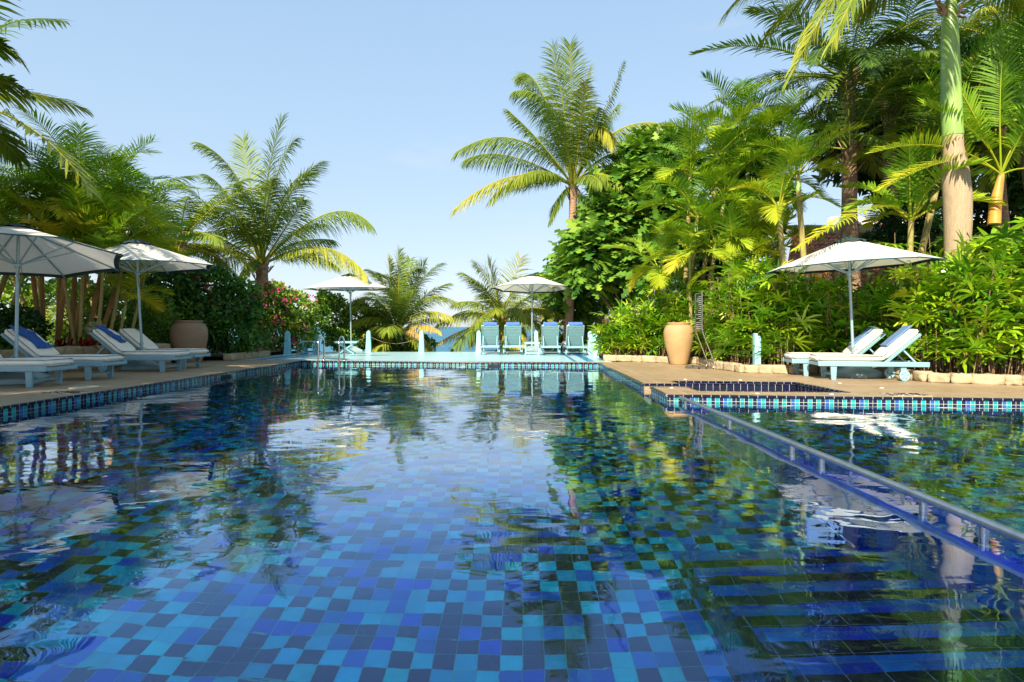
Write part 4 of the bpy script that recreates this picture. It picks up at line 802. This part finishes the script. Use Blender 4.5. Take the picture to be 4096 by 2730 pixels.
clump('areca_palm', (-10.9,13.9,.1), [(.1,.1,320,750,14.2),(-.32,-.1,165,800,14),(.36,.15,450,830,14.5),(-.1,0,240,880,13.8),(.5,.3,545,860,15),(.25,-.15,370,940,14),(-.45,.05,110,900,13.8),(.0,-.2,280,820,13.7)], 'tall many stemmed palm with orange canes behind the left loungers', .50, 1.75, MT['bamboo'], 11, ll=.6, r=.05, droop=.7, el=(85,-20), nfr=10)
clump('areca_palm', (-12.6,13.4,.1), [(0,0,20,860,13.4),(.2,.1,-80,900,13),(-.3,.2,60,980,13.6),(.4,.1,90,1060,13.2)], 'yellowish feathery palm behind the leftmost umbrella', .50, 1.8, MT['areca'], 12, ll=.5)
clump('areca_palm', (-10.3,13.6,.1), [(0,0,235,1000,13.1),(.35,0,410,1040,13.2),(.4,.3,500,960,13.9),(.45,.9,590,1030,14.6),(.4,.6,505,1200,14.2),(.1,-.1,330,960,13.3)], 'bright yellow green palm clump between the two left umbrellas', .57, 1.25, MT['areca'], 13, ll=.5, r=.035)
clump('areca_palm', (-13.2,16.8,.1), [(0,0,120,980,16.8),(.4,.1,230,1060,16.8),(1.3,.1,330,1000,17),(1.9,.1,560,1090,17),(2.7,.1,640,1050,17.2),(-.5,.1,30,1060,16)], 'deep green feathery palm filling the gap behind the orange canes', .50, 1.7, MT['areca'], 14, ll=.5)
# right side
clump('areca_palm', (4.9,16.2,.1), [(-.3,0,2870,620,16),(0,.1,3000,640,16.2),(.2,-.1,2960,520,16.4),(-.5,.1,2760,700,16.2),(.4,.1,3120,560,16.6),(-.2,.2,2900,780,15.8),(.5,0,3090,740,15.8),(-.6,0,2790,870,15.7)], 'tall feathery palm clump with orange tinged fronds right of the breadfruit tree', .47, 1.75, MT['areca'], 21, ll=.58, wd=.015, r=.06, droop=.45, nfr=11, el=(84,-15))
clump('areca_palm', (5.0,15.8,.1), [(-.1,0,2860,970,15.4),(.2,.1,2990,950,15.4),(.4,.1,3110,980,15.2),(-.4,.1,2760,1020,15.6),(.0,-.1,2930,1070,15.0),(-.9,.5,2640,1080,16.4),(.3,-.1,3060,1060,15.0)], 'bright lime green feathery palm clump above the sand clay jar', .58, 1.6, MT['areca'], 22, ll=.52, wd=.015, r=.045, droop=.5, nfr=10, el=(82,-25))
clump('areca_palm', (6.2,13.4,.1), [(.0,0,3115,830,13.6),(.5,.1,3190,700,13.8)], 'slim green stemmed palm left of the right umbrella', .50, 1.5, MT['areca'], 23, ll=.48, r=.07, nfr=8)
def extra_fr(L, rng, t):
    Y = t[1]
    crown(L, rng, t, n=10, ln=1.9, ll=.5, wd=.02, droop=.4, tint=.45, el=(85,15), nl=40, vee=.5)
    frond(L, rng, t, PX(3560,735,Y-.6), PX(3185,1000,Y-2.2), n=60, ll=.46, wd=.014, droop=.65, tint=.66, vee=.5, rach=.02, start=.25)
    frond(L, rng, t, PX(3760,560,Y+.3), PX(3890,560,Y+.2), n=40, ll=.45, wd=.02, droop=.4, tint=.4, rach=.02)
palm('areca_palm', (8.1,12.4,.1), PX(3645,880,12.4), .075, .055, MT['areca'], 'slender palm whose yellow ribbed frond hangs over the right umbrella', 'palm tree', extra_fr, 'green', fibre=False)
def fr_s(L, rng, t):
    Y = t[1]
    for (cx, cy), (tx_, ty), ti in [((3900,440),(3800,300),.45),((3800,520),(3500,610),.6),((4100,500),(4200,350),.4),((3990,350),(4020,150),.42),((4080,430),(4300,520),.45),((3850,560),(3530,760),.66),((4150,620),(4350,800),.45),((3960,520),(3700,420),.5)]:
        frond(L, rng, t, PX(cx,cy,Y-.3), PX(tx_,ty,Y-.6+rng.normal(0,.5)), n=46, ll=.56, wd=.016, droop=.4, tint=ti, vee=.5, rach=.022, start=.3)
def sheath(root, base, top):
    m = M(); c = Vector(tuple(top-base)); m.tube([c+Vector((-.16,-.02,-1.0)), c+Vector((-.13,-.02,-.55)), c+Vector((-.03,-.01,-.05))], [.115,.105,.05], 12); m.build('sheath', MT['orange'], root)
palm('areca_palm', (9.35,11.9,.1), PX(4005,700,11.9), .075, .06, MT['areca'], 'palm with an orange leaf sheath right of the royal palm trunk', 'palm tree', fr_s, 'green', fibre=False, extra=sheath)
palm('areca_palm', (9.3,14.6,.1), PX(3790,560,14.6), .09, .07, MT['areca'], 'leafy palm close behind the green shaft of the royal palm', 'palm tree', lambda L, r, t: crown(L, r, t, n=14, ln=2.3, ll=.6, wd=.017, droop=.4, tint=.46, el=(80,-15), nl=44, vee=.4), 'green', fibre=False)
palm('areca_palm', (11.8,13.6,.1), PX(4110,480,13.6), .09, .07, MT['areca'], 'deep green palm at the right frame edge', 'palm tree', lambda L, r, t: crown(L, r, t, n=14, ln=2.4, ll=.65, wd=.018, droop=.4, tint=.34, el=(80,-20), nl=44, vee=.4), 'green', fibre=False)
# royal palm
rp = empty('royal_palm', (8.65,11.5,.1), 0, 'royal palm with swollen pale trunk and smooth green shaft near the right edge', 'palm tree')
pf = [(3835,1560,.20),(3830,1250,.21),(3828,1050,.225),(3832,900,.250),(3830,780,.262),(3822,700,.25),(3818,640,.215),(3812,590,.19),(3812,540,.185)]
m = M(); O = np.array([8.65,11.5,.1]); m.tube([tuple(PX(a,max(-1,b),11.5)-O) for a,b,_ in pf], [r*.93 for *_,r in pf], 32); m.build('trunk', MT['royal'], rp)
m = M(); m.tube([tuple(PX(a,b,11.5)-O) for a,b,_ in [(3812,545,0),(3806,430,0),(3803,300,0),(3800,160,0),(3800,60,0),(3805,0,0)]], [.182,.178,.165,.15,.135,.09], 32); m.build('crownshaft', MT['shaft'], rp)
k = M(); rr = np.random.default_rng(4)
for i in range(14):
    a = rr.uniform(0,6.28); p = Vector(tuple(PX(3802,70,11.5)-O))+Vector((math.cos(a)*.13, math.sin(a)*.13, rr.uniform(-.1,.2))); k.beam(p, p+Vector((math.cos(a)*.13, math.sin(a)*.08, rr.uniform(-.12,.25))), .07, .015)
k.build('leaf_bases', MT['husk'], rp)
L = Leaves(); rng = np.random.default_rng(31); tp = PX(3805,-10,11.5)
for (cx,cy),cd,(tx_,ty),td,ti,o in [((3480,-420),-.6,(3170,300),-1.6,.50,{}),((3600,-480),-1.2,(3330,170),-2.6,.46,{}),((3300,-380),.2,(2900,60),.4,.42,{}),((3400,-300),.9,(3050,170),1.6,.40,{}),((4050,-450),-.6,(4250,200),-1.4,.6,{}),((4200,-300),.4,(4500,100),.8,.4,{}),((3700,-600),.8,(3600,-500),2.8,.4,{}),((3900,-600),-1.0,(3980,-400),-3.0,.4,{}),((3820,-700),0,(3900,-900),.2,.4,{}),((3950,-350),.9,(4080,60),2.0,.45,{}),((3640,-260),1.0,(3450,60),2.0,.42,{}),((3560,-380),-.2,(3260,-60),-.5,.5,{})]:
    frond(L, rng, tp, PX(cx,cy,11.5+cd), PX(tx_,ty,11.5+td), n=120, ll=.98, wd=.016, droop=1.3, tint=ti, vee=.5, rach=.05, start=.14, tipyel=.15)
L.build('crown', ML['coco'], rp, O)
# big dark palms behind on the right
def fG(L, rng, t):
    Y = t[1]; k = dict(n=62, ll=.85, wd=.024, droop=.6, rach=.05)
    listed(L, rng, t, Y, [((3100,110),-.3,(2778,218),-.6,.26,dict(droop=.25,ll=.7)), ((3150,250),-.5,(2830,420),-1.0,.36), ((3250,60),.3,(3000,40),.5,.3), ((3520,60),-.4,(3700,180),-.9,.22), ((3560,200),-.8,(3720,420),-1.6,.24), ((3300,100),-1.2,(3260,250),-2.6,.24), ((3450,80),-1.2,(3500,300),-2.6,.22), ((3180,380),-.5,(3050,560),-1.0,.3), ((3600,330),.4,(3800,450),.8,.25)], **k)
    crown(L, rng, t, n=14, ln=3.8, ll=.8, wd=.017, droop=.7, tint=.33, el=(80,-25), nl=46)
palm('coconut_palm', (9.2,17,.1), PX(3390,330,17), .24, .18, MT['coco'], 'big dark coconut palm behind the feathery clump with a blue grey frond against the sky', 'palm tree', fG, group='tall palms behind the right garden', curve=(.3,0))
palm('coconut_palm', (9.3,16.2,.1), PX(3400,600,16.4), .22, .18, MT['coco'], 'dark trunked palm with dense crown directly above the right umbrella', 'palm tree', lambda L, r, t: crown(L, r, t, n=15, ln=2.9, ll=.85, wd=.017, droop=.8, tint=.33, el=(85,-15), nl=46), group='tall palms behind the right garden', curve=(-.2,0))
palm('coconut_palm', (11.6,18.5,.1), PX(3560,420,18.5), .24, .18, MT['coco'], 'dark coconut palm behind the crown of the royal palm', 'palm tree', lambda L, r, t: crown(L, r, t, n=24, ln=4.0, ll=1.0, wd=.018, droop=.8, tint=.33, el=(85,-30), nl=52), group='tall palms behind the right garden')
palm('coconut_palm', (15,18,.1), PX(3980,560,18), .24, .18, MT['coco'], 'shaded coconut palm behind the palm with the orange sheath', 'palm tree', lambda L, r, t: crown(L, r, t, n=24, ln=3.8, ll=1.0, wd=.018, droop=.8, tint=.35, el=(85,-30), nl=52), group='tall palms behind the right garden')
palm('coconut_palm', (14.6,16,.1), PX(4050,180,16), .24, .18, MT['coco'], 'high palm at the top right corner of the garden', 'palm tree', lambda L, r, t: crown(L, r, t, n=20, ln=3.2, ll=.9, wd=.018, droop=.9, tint=.46, el=(85,-30), nl=48), group='tall palms behind the right garden')

# --- broadleaf trees, shrubs
def shrub(name, base, blobs, n, size, leaf, tint, label, cat, seed, trunk=None, wd=.38, flowers=None, tv=.09, droop=.3, group=None, branches=8, bmat='twig', up=.35, shell=.55, br=.02):
    root = empty(name, base, 0, label, cat, group); rng = np.random.default_rng(seed); L = Leaves(); cloud(L, rng, blobs, n, size, wd, tint, tv, droop, shell, up=up); L.build('foliage', ML[leaf], root, base)
    m = M(); B = Vector(base)
    for i in range(branches):
        b = blobs[i % len(blobs)]; e = Vector(b[:3])+Vector(tuple(rng.normal(0,.35,3)*np.array(b[3:])))-B; s = Vector((rng.normal(0,.15), rng.normal(0,.1), 0)); mid = s.lerp(e, .5)+Vector((rng.normal(0,.15), rng.normal(0,.15), -.1*e.z))
        m.tube([s, s.lerp(mid,.6), mid, mid.lerp(e,.5), e], [br*1.5, br*1.3, br, br*.8, br*.4], 6)
    m.build('branches', MAT[bmat] if bmat in MAT else MT[bmat], root)
    if flowers:
        fl, nf, fs = flowers; bl = np.array(blobs)
        for i in range(nf):
            q = Leaves(); b = bl[rng.integers(len(bl))]; d = nrm(rng.normal(0,1,3)+np.array([0,-.9,.35])); c = b[:3]+d*b[3:]*rng.uniform(.92,1.12); k = 10
            di = nrm(rng.normal(0,1,(k,3))+d*.5); pp = c+rng.normal(0,fs*.8,(k,3)); sd_ = nrm(np.cross(di, rng.normal(0,1,(k,3))))
            q.blades(np.stack([pp, pp+di*fs*.5, pp+di*fs], 1), np.array([.15,.5,.2])*fs, sd_, rng.random(k)); q.build('flower', ML[fl], root, base)
    return root
shrub('hibiscus_bush', (-9.7,17.4,.1), [(-10.3,17.2,1.9,.9,.7,.75),(-9.2,17.4,2.1,.8,.7,.65),(-8.6,17.6,1.6,.75,.7,.7),(-9.6,17.1,1.1,1.1,.7,.7),(-8.6,17.5,.7,.7,.6,.6),(-10.9,17.4,1.3,.8,.7,.9)], 13000, .125, 'bush', .40, 'big dark green hibiscus bush with a few red flowers behind the brown jar', 'bush', 41, flowers=('red',16,.05), wd=.34, branches=22, br=.018)
shrub('bougainvillea', (-8.6,21.2,.05), [(-8.9,21.0,1.75,.75,.55,.75),(-8.2,21.2,1.45,.75,.55,.80),(-8.9,21.1,.8,.8,.5,.75),(-8.0,21.4,.8,.5,.45,.7),(-9.5,21.3,1.2,.5,.5,.7),(-9.0,21.1,2.15,.4,.3,.4),(-9.6,20.8,1.7,.5,.4,.6)], 13000, .10, 'bush', .66, 'sunlit bougainvillea covered in pink flowers beside the terrace posts', 'bush', 42, flowers=('pink',95,.065), tv=.12, wd=.36, branches=14)
shrub('dense_shrub', (-7.1,23.6,-.3), [(-7.6,23.6,1.4,.7,.6,.8),(-6.6,23.8,1.2,.7,.6,.8),(-6.9,23.4,.5,1.0,.6,.6),(-7.9,23.5,1.9,.35,.3,.5),(-5.9,23.8,.9,.5,.5,.8)], 12000, .105, 'bush', .55, 'bright leafy shrub behind the ladder umbrella pole', 'bush', 43, tv=.12, wd=.36, branches=14)
shrub('low_shrub', (-4.6,24.0,-.6), [(-5.2,24.0,.35,.7,.5,.5),(-4.2,24.0,.2,.6,.5,.45),(-5.9,24,.3,.5,.5,.7)], 6000, .10, 'bush', .48, 'low leafy shrub at the foot of the bushy young palm', 'bush', 44, wd=.34)
shrub('low_shrub', (1.1,24.3,-.8), [(.9,24.2,-.15,.9,.5,.45),(2.1,24.3,.1,.7,.5,.6),(-.4,24.2,-.1,.6,.5,.45)], 6000, .12, 'bush', .5, 'low leafy shrub seen beneath the terrace loungers', 'bush', 45)
shrub('feathery_bush', (-10.6,15.4,.1), [(-11.4,15.2,1.2,.8,.5,.9),(-10.4,15.5,1.3,.8,.5,.9),(-9.9,15.8,1.0,.6,.5,.8),(-11.0,15.0,.7,1.2,.5,.5)], 16000, .085, 'bush', .58, 'feathery light green bush behind the bare cushioned lounger', 'bush', 46, wd=.14, tv=.13)
shrub('round_bush', (-11.9,12.6,.1), [(-11.9,12.6,1.0,.75,.5,.65),(-11.0,12.9,.85,.5,.4,.55),(-12.7,12.7,1.1,.7,.5,.8)], 12000, .07, 'bush', .32, 'dark small leaved bush under the leftmost umbrella', 'bush', 47)
shrub('hedge_bush', (-13,18.5,.1), [(-14.4,18.5,1.3,1.4,.8,1.3),(-12.6,18.7,1.5,1.3,.8,1.2),(-11.4,19,1.2,1.2,.8,1.2),(-16.4,18,1.6,1.4,.8,1.7)], 9000, .15, 'bush', .56, 'leafy hedge in the background behind the left palms', 'bush', 48)
for (x, y, s, l, tt) in [(-10.5,13.5,.50,'red cordyline at the foot of the orange canes',0),(-9.85,13.35,.45,'red cordyline behind the towel draped lounger',0),(-9.75,14.6,.45,'red cordyline beside the second umbrella pole',0),(-10.1,13.9,.42,'pale variegated plant above the lounger with the blue towel',1)]:
    root = empty('cordyline' if not tt else 'variegated_plant', (x,y,.12), 0, l, 'plant'); rng = np.random.default_rng(int(x*-100)); q = Leaves()
    if tt: cloud(q, rng, [(x,y,.9,.15,.13,.13)], 120, .10, .4, .5)
    else:
        k = 70; a = rng.uniform(0,6.28,k); e = rng.uniform(.2,1.3,k); d = np.stack([np.cos(a)*np.cos(e), np.sin(a)*np.cos(e), np.sin(e)], 1); p0 = np.array([[x,y,.2]])+np.stack([rng.normal(0,.1,k),rng.normal(0,.1,k),rng.uniform(0,.35,k)],1)
        ln = rng.uniform(.3,.5,k)[:,None]; d2 = nrm(d-UPV*.8); q.blades(np.stack([p0,p0+d*ln*.5,p0+d*ln*.5+d2*ln*.5],1), np.array([.012,.026,.003]), nrm(np.cross(d,UPV)), rng.random(k))
    q.build('leaves', ML['pale' if tt else 'red'], root, (x,y,.12)); m = M(); m.tube([(0,0,0),(.02,0,.8 if tt else .35)], .015, 6); m.build('stem', MAT['twig'], root)
def strappy(base, n, ln, label, tint, seed, spread=.35, wd=.022, leaf='bush'):
    root = empty('strap_leaf_plant', base, 0, label, 'plant'); rng = np.random.default_rng(seed); L = Leaves(); B = np.array(base)
    a = rng.uniform(0,6.28,n); e = rng.uniform(.3,1.4,n); d = np.stack([np.cos(a)*np.cos(e), np.sin(a)*np.cos(e), np.sin(e)], 1); p = B+np.stack([rng.normal(0,spread,n), rng.normal(0,spread*.6,n), rng.uniform(0,.45,n)], 1)
    l = (ln*rng.uniform(.6,1.2,n))[:,None]; pts = [p]; cur = p; dd = d
    for j in range(4): cur = cur+dd*l/4; pts.append(cur); dd = nrm(dd-UPV*.33)
    L.blades(np.stack(pts,1), np.array([.5,1,1,.6,.08])*wd, nrm(np.cross(d,UPV)), tint+rng.normal(0,.06,n)); L.build('leaves', ML[leaf], root, base)
    [M().tube([(x,y,-.1),(x*1.1,y,.35)], .012, 6).build('stem', MAT['twig'], root) for x, y in rng.normal(0,.2,(6,2))]
strappy((-8.75,17.0,.15), 150, .6, 'dark strap leaved plant behind the short pale kerb, left', .34, 51); strappy((-8.5,18.2,.15), 150, .65, 'green strap leaved plant behind the short pale kerb, beside the bougainvillea', .42, 52)
strappy((-4.35,23.6,-.2), 26, .7, 'broad bladed agave like plant beside the young palm trunk', .45, 53, .1, .05); strappy((3.1,17.7,.1), 120, .6, 'bright strap leaves spilling over the right terrace corner', .62, 54, .4, .028, 'rhapis')
strappy((3.0,18.9,.1), 80, .65, 'thin strap leaves behind the corner obelisk post', .55, 55, .25, .024, 'rhapis')

# breadfruit tree: rosettes of big lobed leaves on branch ends
bf = empty('breadfruit_tree', (5.4,25.0,-.5), 0, 'breadfruit tree with large lobed glossy leaves right of the tallest palm', 'tree'); O = np.array([5.4,25.0,-.5]); rng = np.random.default_rng(61); L = Leaves(); brm = M()
blb = [(2340,1100,90),(2290,1230,55),(2265,1170,70),(2370,1000,80),(2440,900,95),(2480,820,95),(2560,720,100),(2640,690,95),(2690,780,110),(2560,900,130),(2450,1020,130),(2650,960,130),(2380,1160,110),(2500,1130,110),(2600,1080,110),(2300,1060,50),(2710,640,70),(2590,620,50),(2510,770,60)]
C_, D_ = [], []
for (px, py, r_) in blb:
    Yc = (23.1 if py < 1140 else 25.0)+rng.uniform(-.4,.5); c = PX(px,py,Yc); rr = r_*Yc/F_PX
    e = Vector(tuple(c-O)); s = Vector((0,0,.9)); mid = s.lerp(e,.5)+Vector((0,0,-.35)); brm.tube([s, s.lerp(mid,.7), mid, mid.lerp(e,.5), e], [.08,.065,.055,.04,.025], 7)
    for i in range(int(7+r_/8)):
        d = nrm(rng.normal(0,1,3)+np.array([-.2,-.5,.35])); C_.append(c+d*rr*rng.uniform(.75,1.15)); D_.append(nrm(d*.7+UPV*.7))
C_, D_ = np.array(C_), np.array(D_)
prof = np.array([.06,.34,.12,.52,.14,.64,.15,.58,.13,.34,.03])*.46
for j in range(9):
    k = len(C_); ax = D_; s1 = nrm(np.cross(ax, np.array([.3,.2,.9]))); s2 = np.cross(ax, s1); a = 2.4*j+rng.uniform(0,.6,k); op = (.25+.11*j)+rng.normal(0,.1,k)
    d = nrm(ax*np.cos(op)[:,None]+(s1*np.cos(a)[:,None]+s2*np.sin(a)[:,None])*np.sin(op)[:,None]); ln = (rng.uniform(.66,1.02,k))[:,None]; pts = [C_+d*.03]; dd = d
    for q in range(10): pts.append(pts[-1]+dd*ln/10); dd = nrm(dd-UPV*.10)
    side = nrm(np.cross(d, ax+UPV*.2)); L.blades(np.stack(pts,1), (ln*prof[None,:]), side, np.clip(.50+rng.normal(0,.09,k)-.022*j,0,1))
cloud(L, rng, [tuple(PX(px,py,24.6))+(r_*.0085,.5,r_*.0085) for px,py,r_ in blb], 5000, .34, .3, .16)
L.build('crown', ML['bread'], bf, O)
brm.tube([(0,0,0),(-.05,0,.5),(0,0,1.0)], [.13,.11,.08], 10); brm.tube([(0,0,.8),(-.6,-.3,.75),(-1.2,-.3,1.1),(-2.2,-.3,2.5)], [.08,.07,.06,.035], 8); brm.build('trunk', MT['grey'], bf)

# background trees closing the view on the right
def tree(name, base, blobs, n, size, tint, label, seed, leaf='bush', wd=.25, r=.16, droop=.5, group='background trees'):
    root = empty(name, base, 0, label, 'tree', group); rng = np.random.default_rng(seed); L = Leaves(); cloud(L, rng, blobs, n, size, wd, tint, .09, droop, .35); L.build('crown', ML[leaf], root, base); m = M(); B = Vector(base)
    tops = [Vector(b[:3])-B for b in blobs]; c = sum(tops, Vector())/len(tops); m.tube([(0,0,0), (c.x*.3,c.y*.3,c.z*.5)], [r, r*.7], 10)
    for t in tops: s = Vector((c.x*.3,c.y*.3,c.z*.45)); m.tube([s, s.lerp(t,.5)+Vector((0,0,.2)), t], [r*.6, r*.4, r*.15], 6)
    m.build('trunk', MT['grey'], root); return root
tree('broadleaf_tree', (12.5,20,0), [(11.5,20,7.2,1.6,1.2,1.4),(13.2,20,6.4,1.6,1.2,1.6),(14.6,20,7.5,1.6,1.2,1.8),(12.8,20,8.6,1.6,1.2,1.5)], 9000, .34, .20, 'dark dense tree high behind the right umbrella', 71, wd=.16)
tree('broadleaf_tree', (17,19.5,0), [(16,19.5,4.6,1.7,1.2,1.4),(17.5,19.5,6.4,1.8,1.2,1.8),(16.2,19.5,8.0,1.8,1.2,1.7),(17.6,19.5,9.3,1.8,1.2,1.6),(15.0,19.5,9.6,1.6,1.2,1.2)], 12000, .32, .24, 'dark tree mass behind the right edge palms', 72, wd=.16)
tree('broadleaf_tree', (7.6,20.5,0), [(7.0,20.5,4.3,1.1,.9,1.3),(8.2,20.5,5.4,1.1,.9,1.4),(7.5,20.5,6.6,1.2,.9,1.2),(6.6,20.8,2.6,.9,.8,1.2)], 8000, .28, .24, 'dark tree behind the tall feathery palm clump', 73, wd=.16)
tree('conifer_tree', (12.9,14.6,0), [(12.9,14.6,7.0,.9,.8,.9),(13.3,14.6,8.2,.8,.7,.8),(12.2,14.7,7.9,.6,.6,.6)], 9000, .16, .50, 'soft needled conifer near the top right corner', 74, wd=.09)
tree('conifer_tree', (10.6,16.5,0), [(10.9,16.5,3.9,.9,.6,.55),(10.2,16.5,3.3,.8,.6,.4),(11.6,16.5,3.4,.9,.6,.7)], 6000, .2, .2, 'dark drooping conifer boughs left of the royal palm trunk', 75, wd=.08)

# trees and palms just outside the left frame: their shade falls over the left deck, their image lies in the pool
tree('broadleaf_tree', (-12.0,5.0,0), [(-10.9,5.4,4.5,1.5,1.4,1.1),(-10.7,7.3,4.5,1.1,1.1,1.0),(-10.8,3.6,5.6,1.4,1.4,1.1),(-12.2,6.2,5.6,1.4,1.4,1.4)], 14000, .22, .34, 'broad leafy tree beyond the left frame edge shading the loungers', 76, wd=.3)
tree('broadleaf_tree', (-12.0,9.2,0), [(-10.9,8.9,4.2,.95,.9,1.0),(-11.9,9.6,4.9,1.1,1.0,1.1),(-11.6,8.2,5.6,.9,.9,.9)], 9000, .22, .34, 'leafy tree left of the leftmost umbrella', 77, wd=.3)
palm('coconut_palm', (-9.3,2.2,0), np.array([-8.9,2.6,5.0]), .2, .17, MT['coco'], 'coconut palm behind and left of the camera whose crown is mirrored in the near water', 'palm tree', lambda L, r, t: crown(L, r, t, n=24, ln=3.6, ll=.9, wd=.03, droop=.8, tint=.4, el=(80,-25), nl=50), group='coconut palms along the beach')

# --- lady palm hedges (fans on thin canes)
def lady(base, region, n, hz, tint, label, seed, fan=3.3, ll=.38, wd=.024, lean=.25):
    """region: polygon spine [(x,y)...] with half width; hz(x) gives the top height"""
    root = empty('lady_palm', base, 0, label, 'palm hedge', 'lady palm hedges along the right kerb'); rng = np.random.default_rng(seed); L = Leaves(); B = np.array(base, float)
    spine, hw = region; seg = rng.integers(0, len(spine)-1, n); t = rng.random(n); a = np.array(spine)[seg]; b = np.array(spine)[seg+1]; p = a+(b-a)*t[:,None]+rng.uniform(-hw,hw,(n,2))
    c = M(); Cn, Dn = [], []
    for i in range(n):
        top = hz(p[i,0])*rng.uniform(.45,1.02); q = np.array([p[i,0],p[i,1],.10]); ln = rng.normal(0,lean,2)*top*.35; e = q+np.array([ln[0],ln[1]-.05*top,top-.1])
        c.tube([tuple(q-B), tuple((q*.5+e*.5)-B+np.array([0,0,.04])), tuple(e-B)], [.011,.010,.007], 5, cap=False)
        for j in range(max(3, int(top*fan))):
            f = 1-rng.random()**1.0*.86; pt = q+(e-q)*f; az = rng.uniform(0,6.28); el = rng.uniform(-.1,1.1); d = np.array([math.cos(az)*math.cos(el), math.sin(az)*math.cos(el)-.25, math.sin(el)]); d /= np.linalg.norm(d)
            Cn.append(pt+d*rng.uniform(.12,.28)); Dn.append(d)
    c.build('stems', MT['cane'], root, smooth=True); fans(L, rng, np.array(Cn), np.array(Dn), 8, ll, wd, tint, .12, .55); L.build('fans', ML['rhapis'], root, base)
lady((3.1,16.9,.1), ([(2.55,17.0),(3.3,16.6),(4.3,16.0)],.32), 150, lambda x: 1.25+.28*(x-2.4), .54, 'lady palm hedge left of the sand clay jar', 81)
lady((4.6,16.4,.1), ([(3.8,16.6),(5.2,16.2)],.35), 90, lambda x: 2.25, .48, 'taller lady palms rising behind the sand clay jar', 82)
lady((5.0,14.0,.1), ([(4.95,14.9),(4.95,13.2),(5.5,12.4)],.30), 150, lambda x: 2.25, .52, 'lady palm hedge growing round the steel sign stand', 83)
lady((6.2,13.2,.1), ([(5.7,13.1),(6.6,12.4),(7.6,11.9)],.3), 120, lambda x: 1.75, .46, 'shaded lady palms beneath the right umbrella', 84)
lady((6.3,14.4,.1), ([(5.6,14.6),(6.8,13.9),(8.4,13.2)],.4), 110, lambda x: 2.15, .40, 'darker lady palms behind the umbrella by the house', 85)
lady((8.4,10.9,.1), ([(7.45,10.9),(8.5,10.3),(9.6,10.1)],.34), 150, lambda x: 2.2+.35*min(1,max(0,x-7.6)), .57, 'big bright lady palm clump reaching over the nearer sunlit lounger', 86, ll=.42, wd=.027)
lady((9.0,11.9,.1), ([(8.0,12.0),(9.6,11.5),(10.6,11.2)],.4), 110, lambda x: 2.85, .50, 'high lady palms at the right edge below the royal palm', 87, ll=.42, wd=.027)
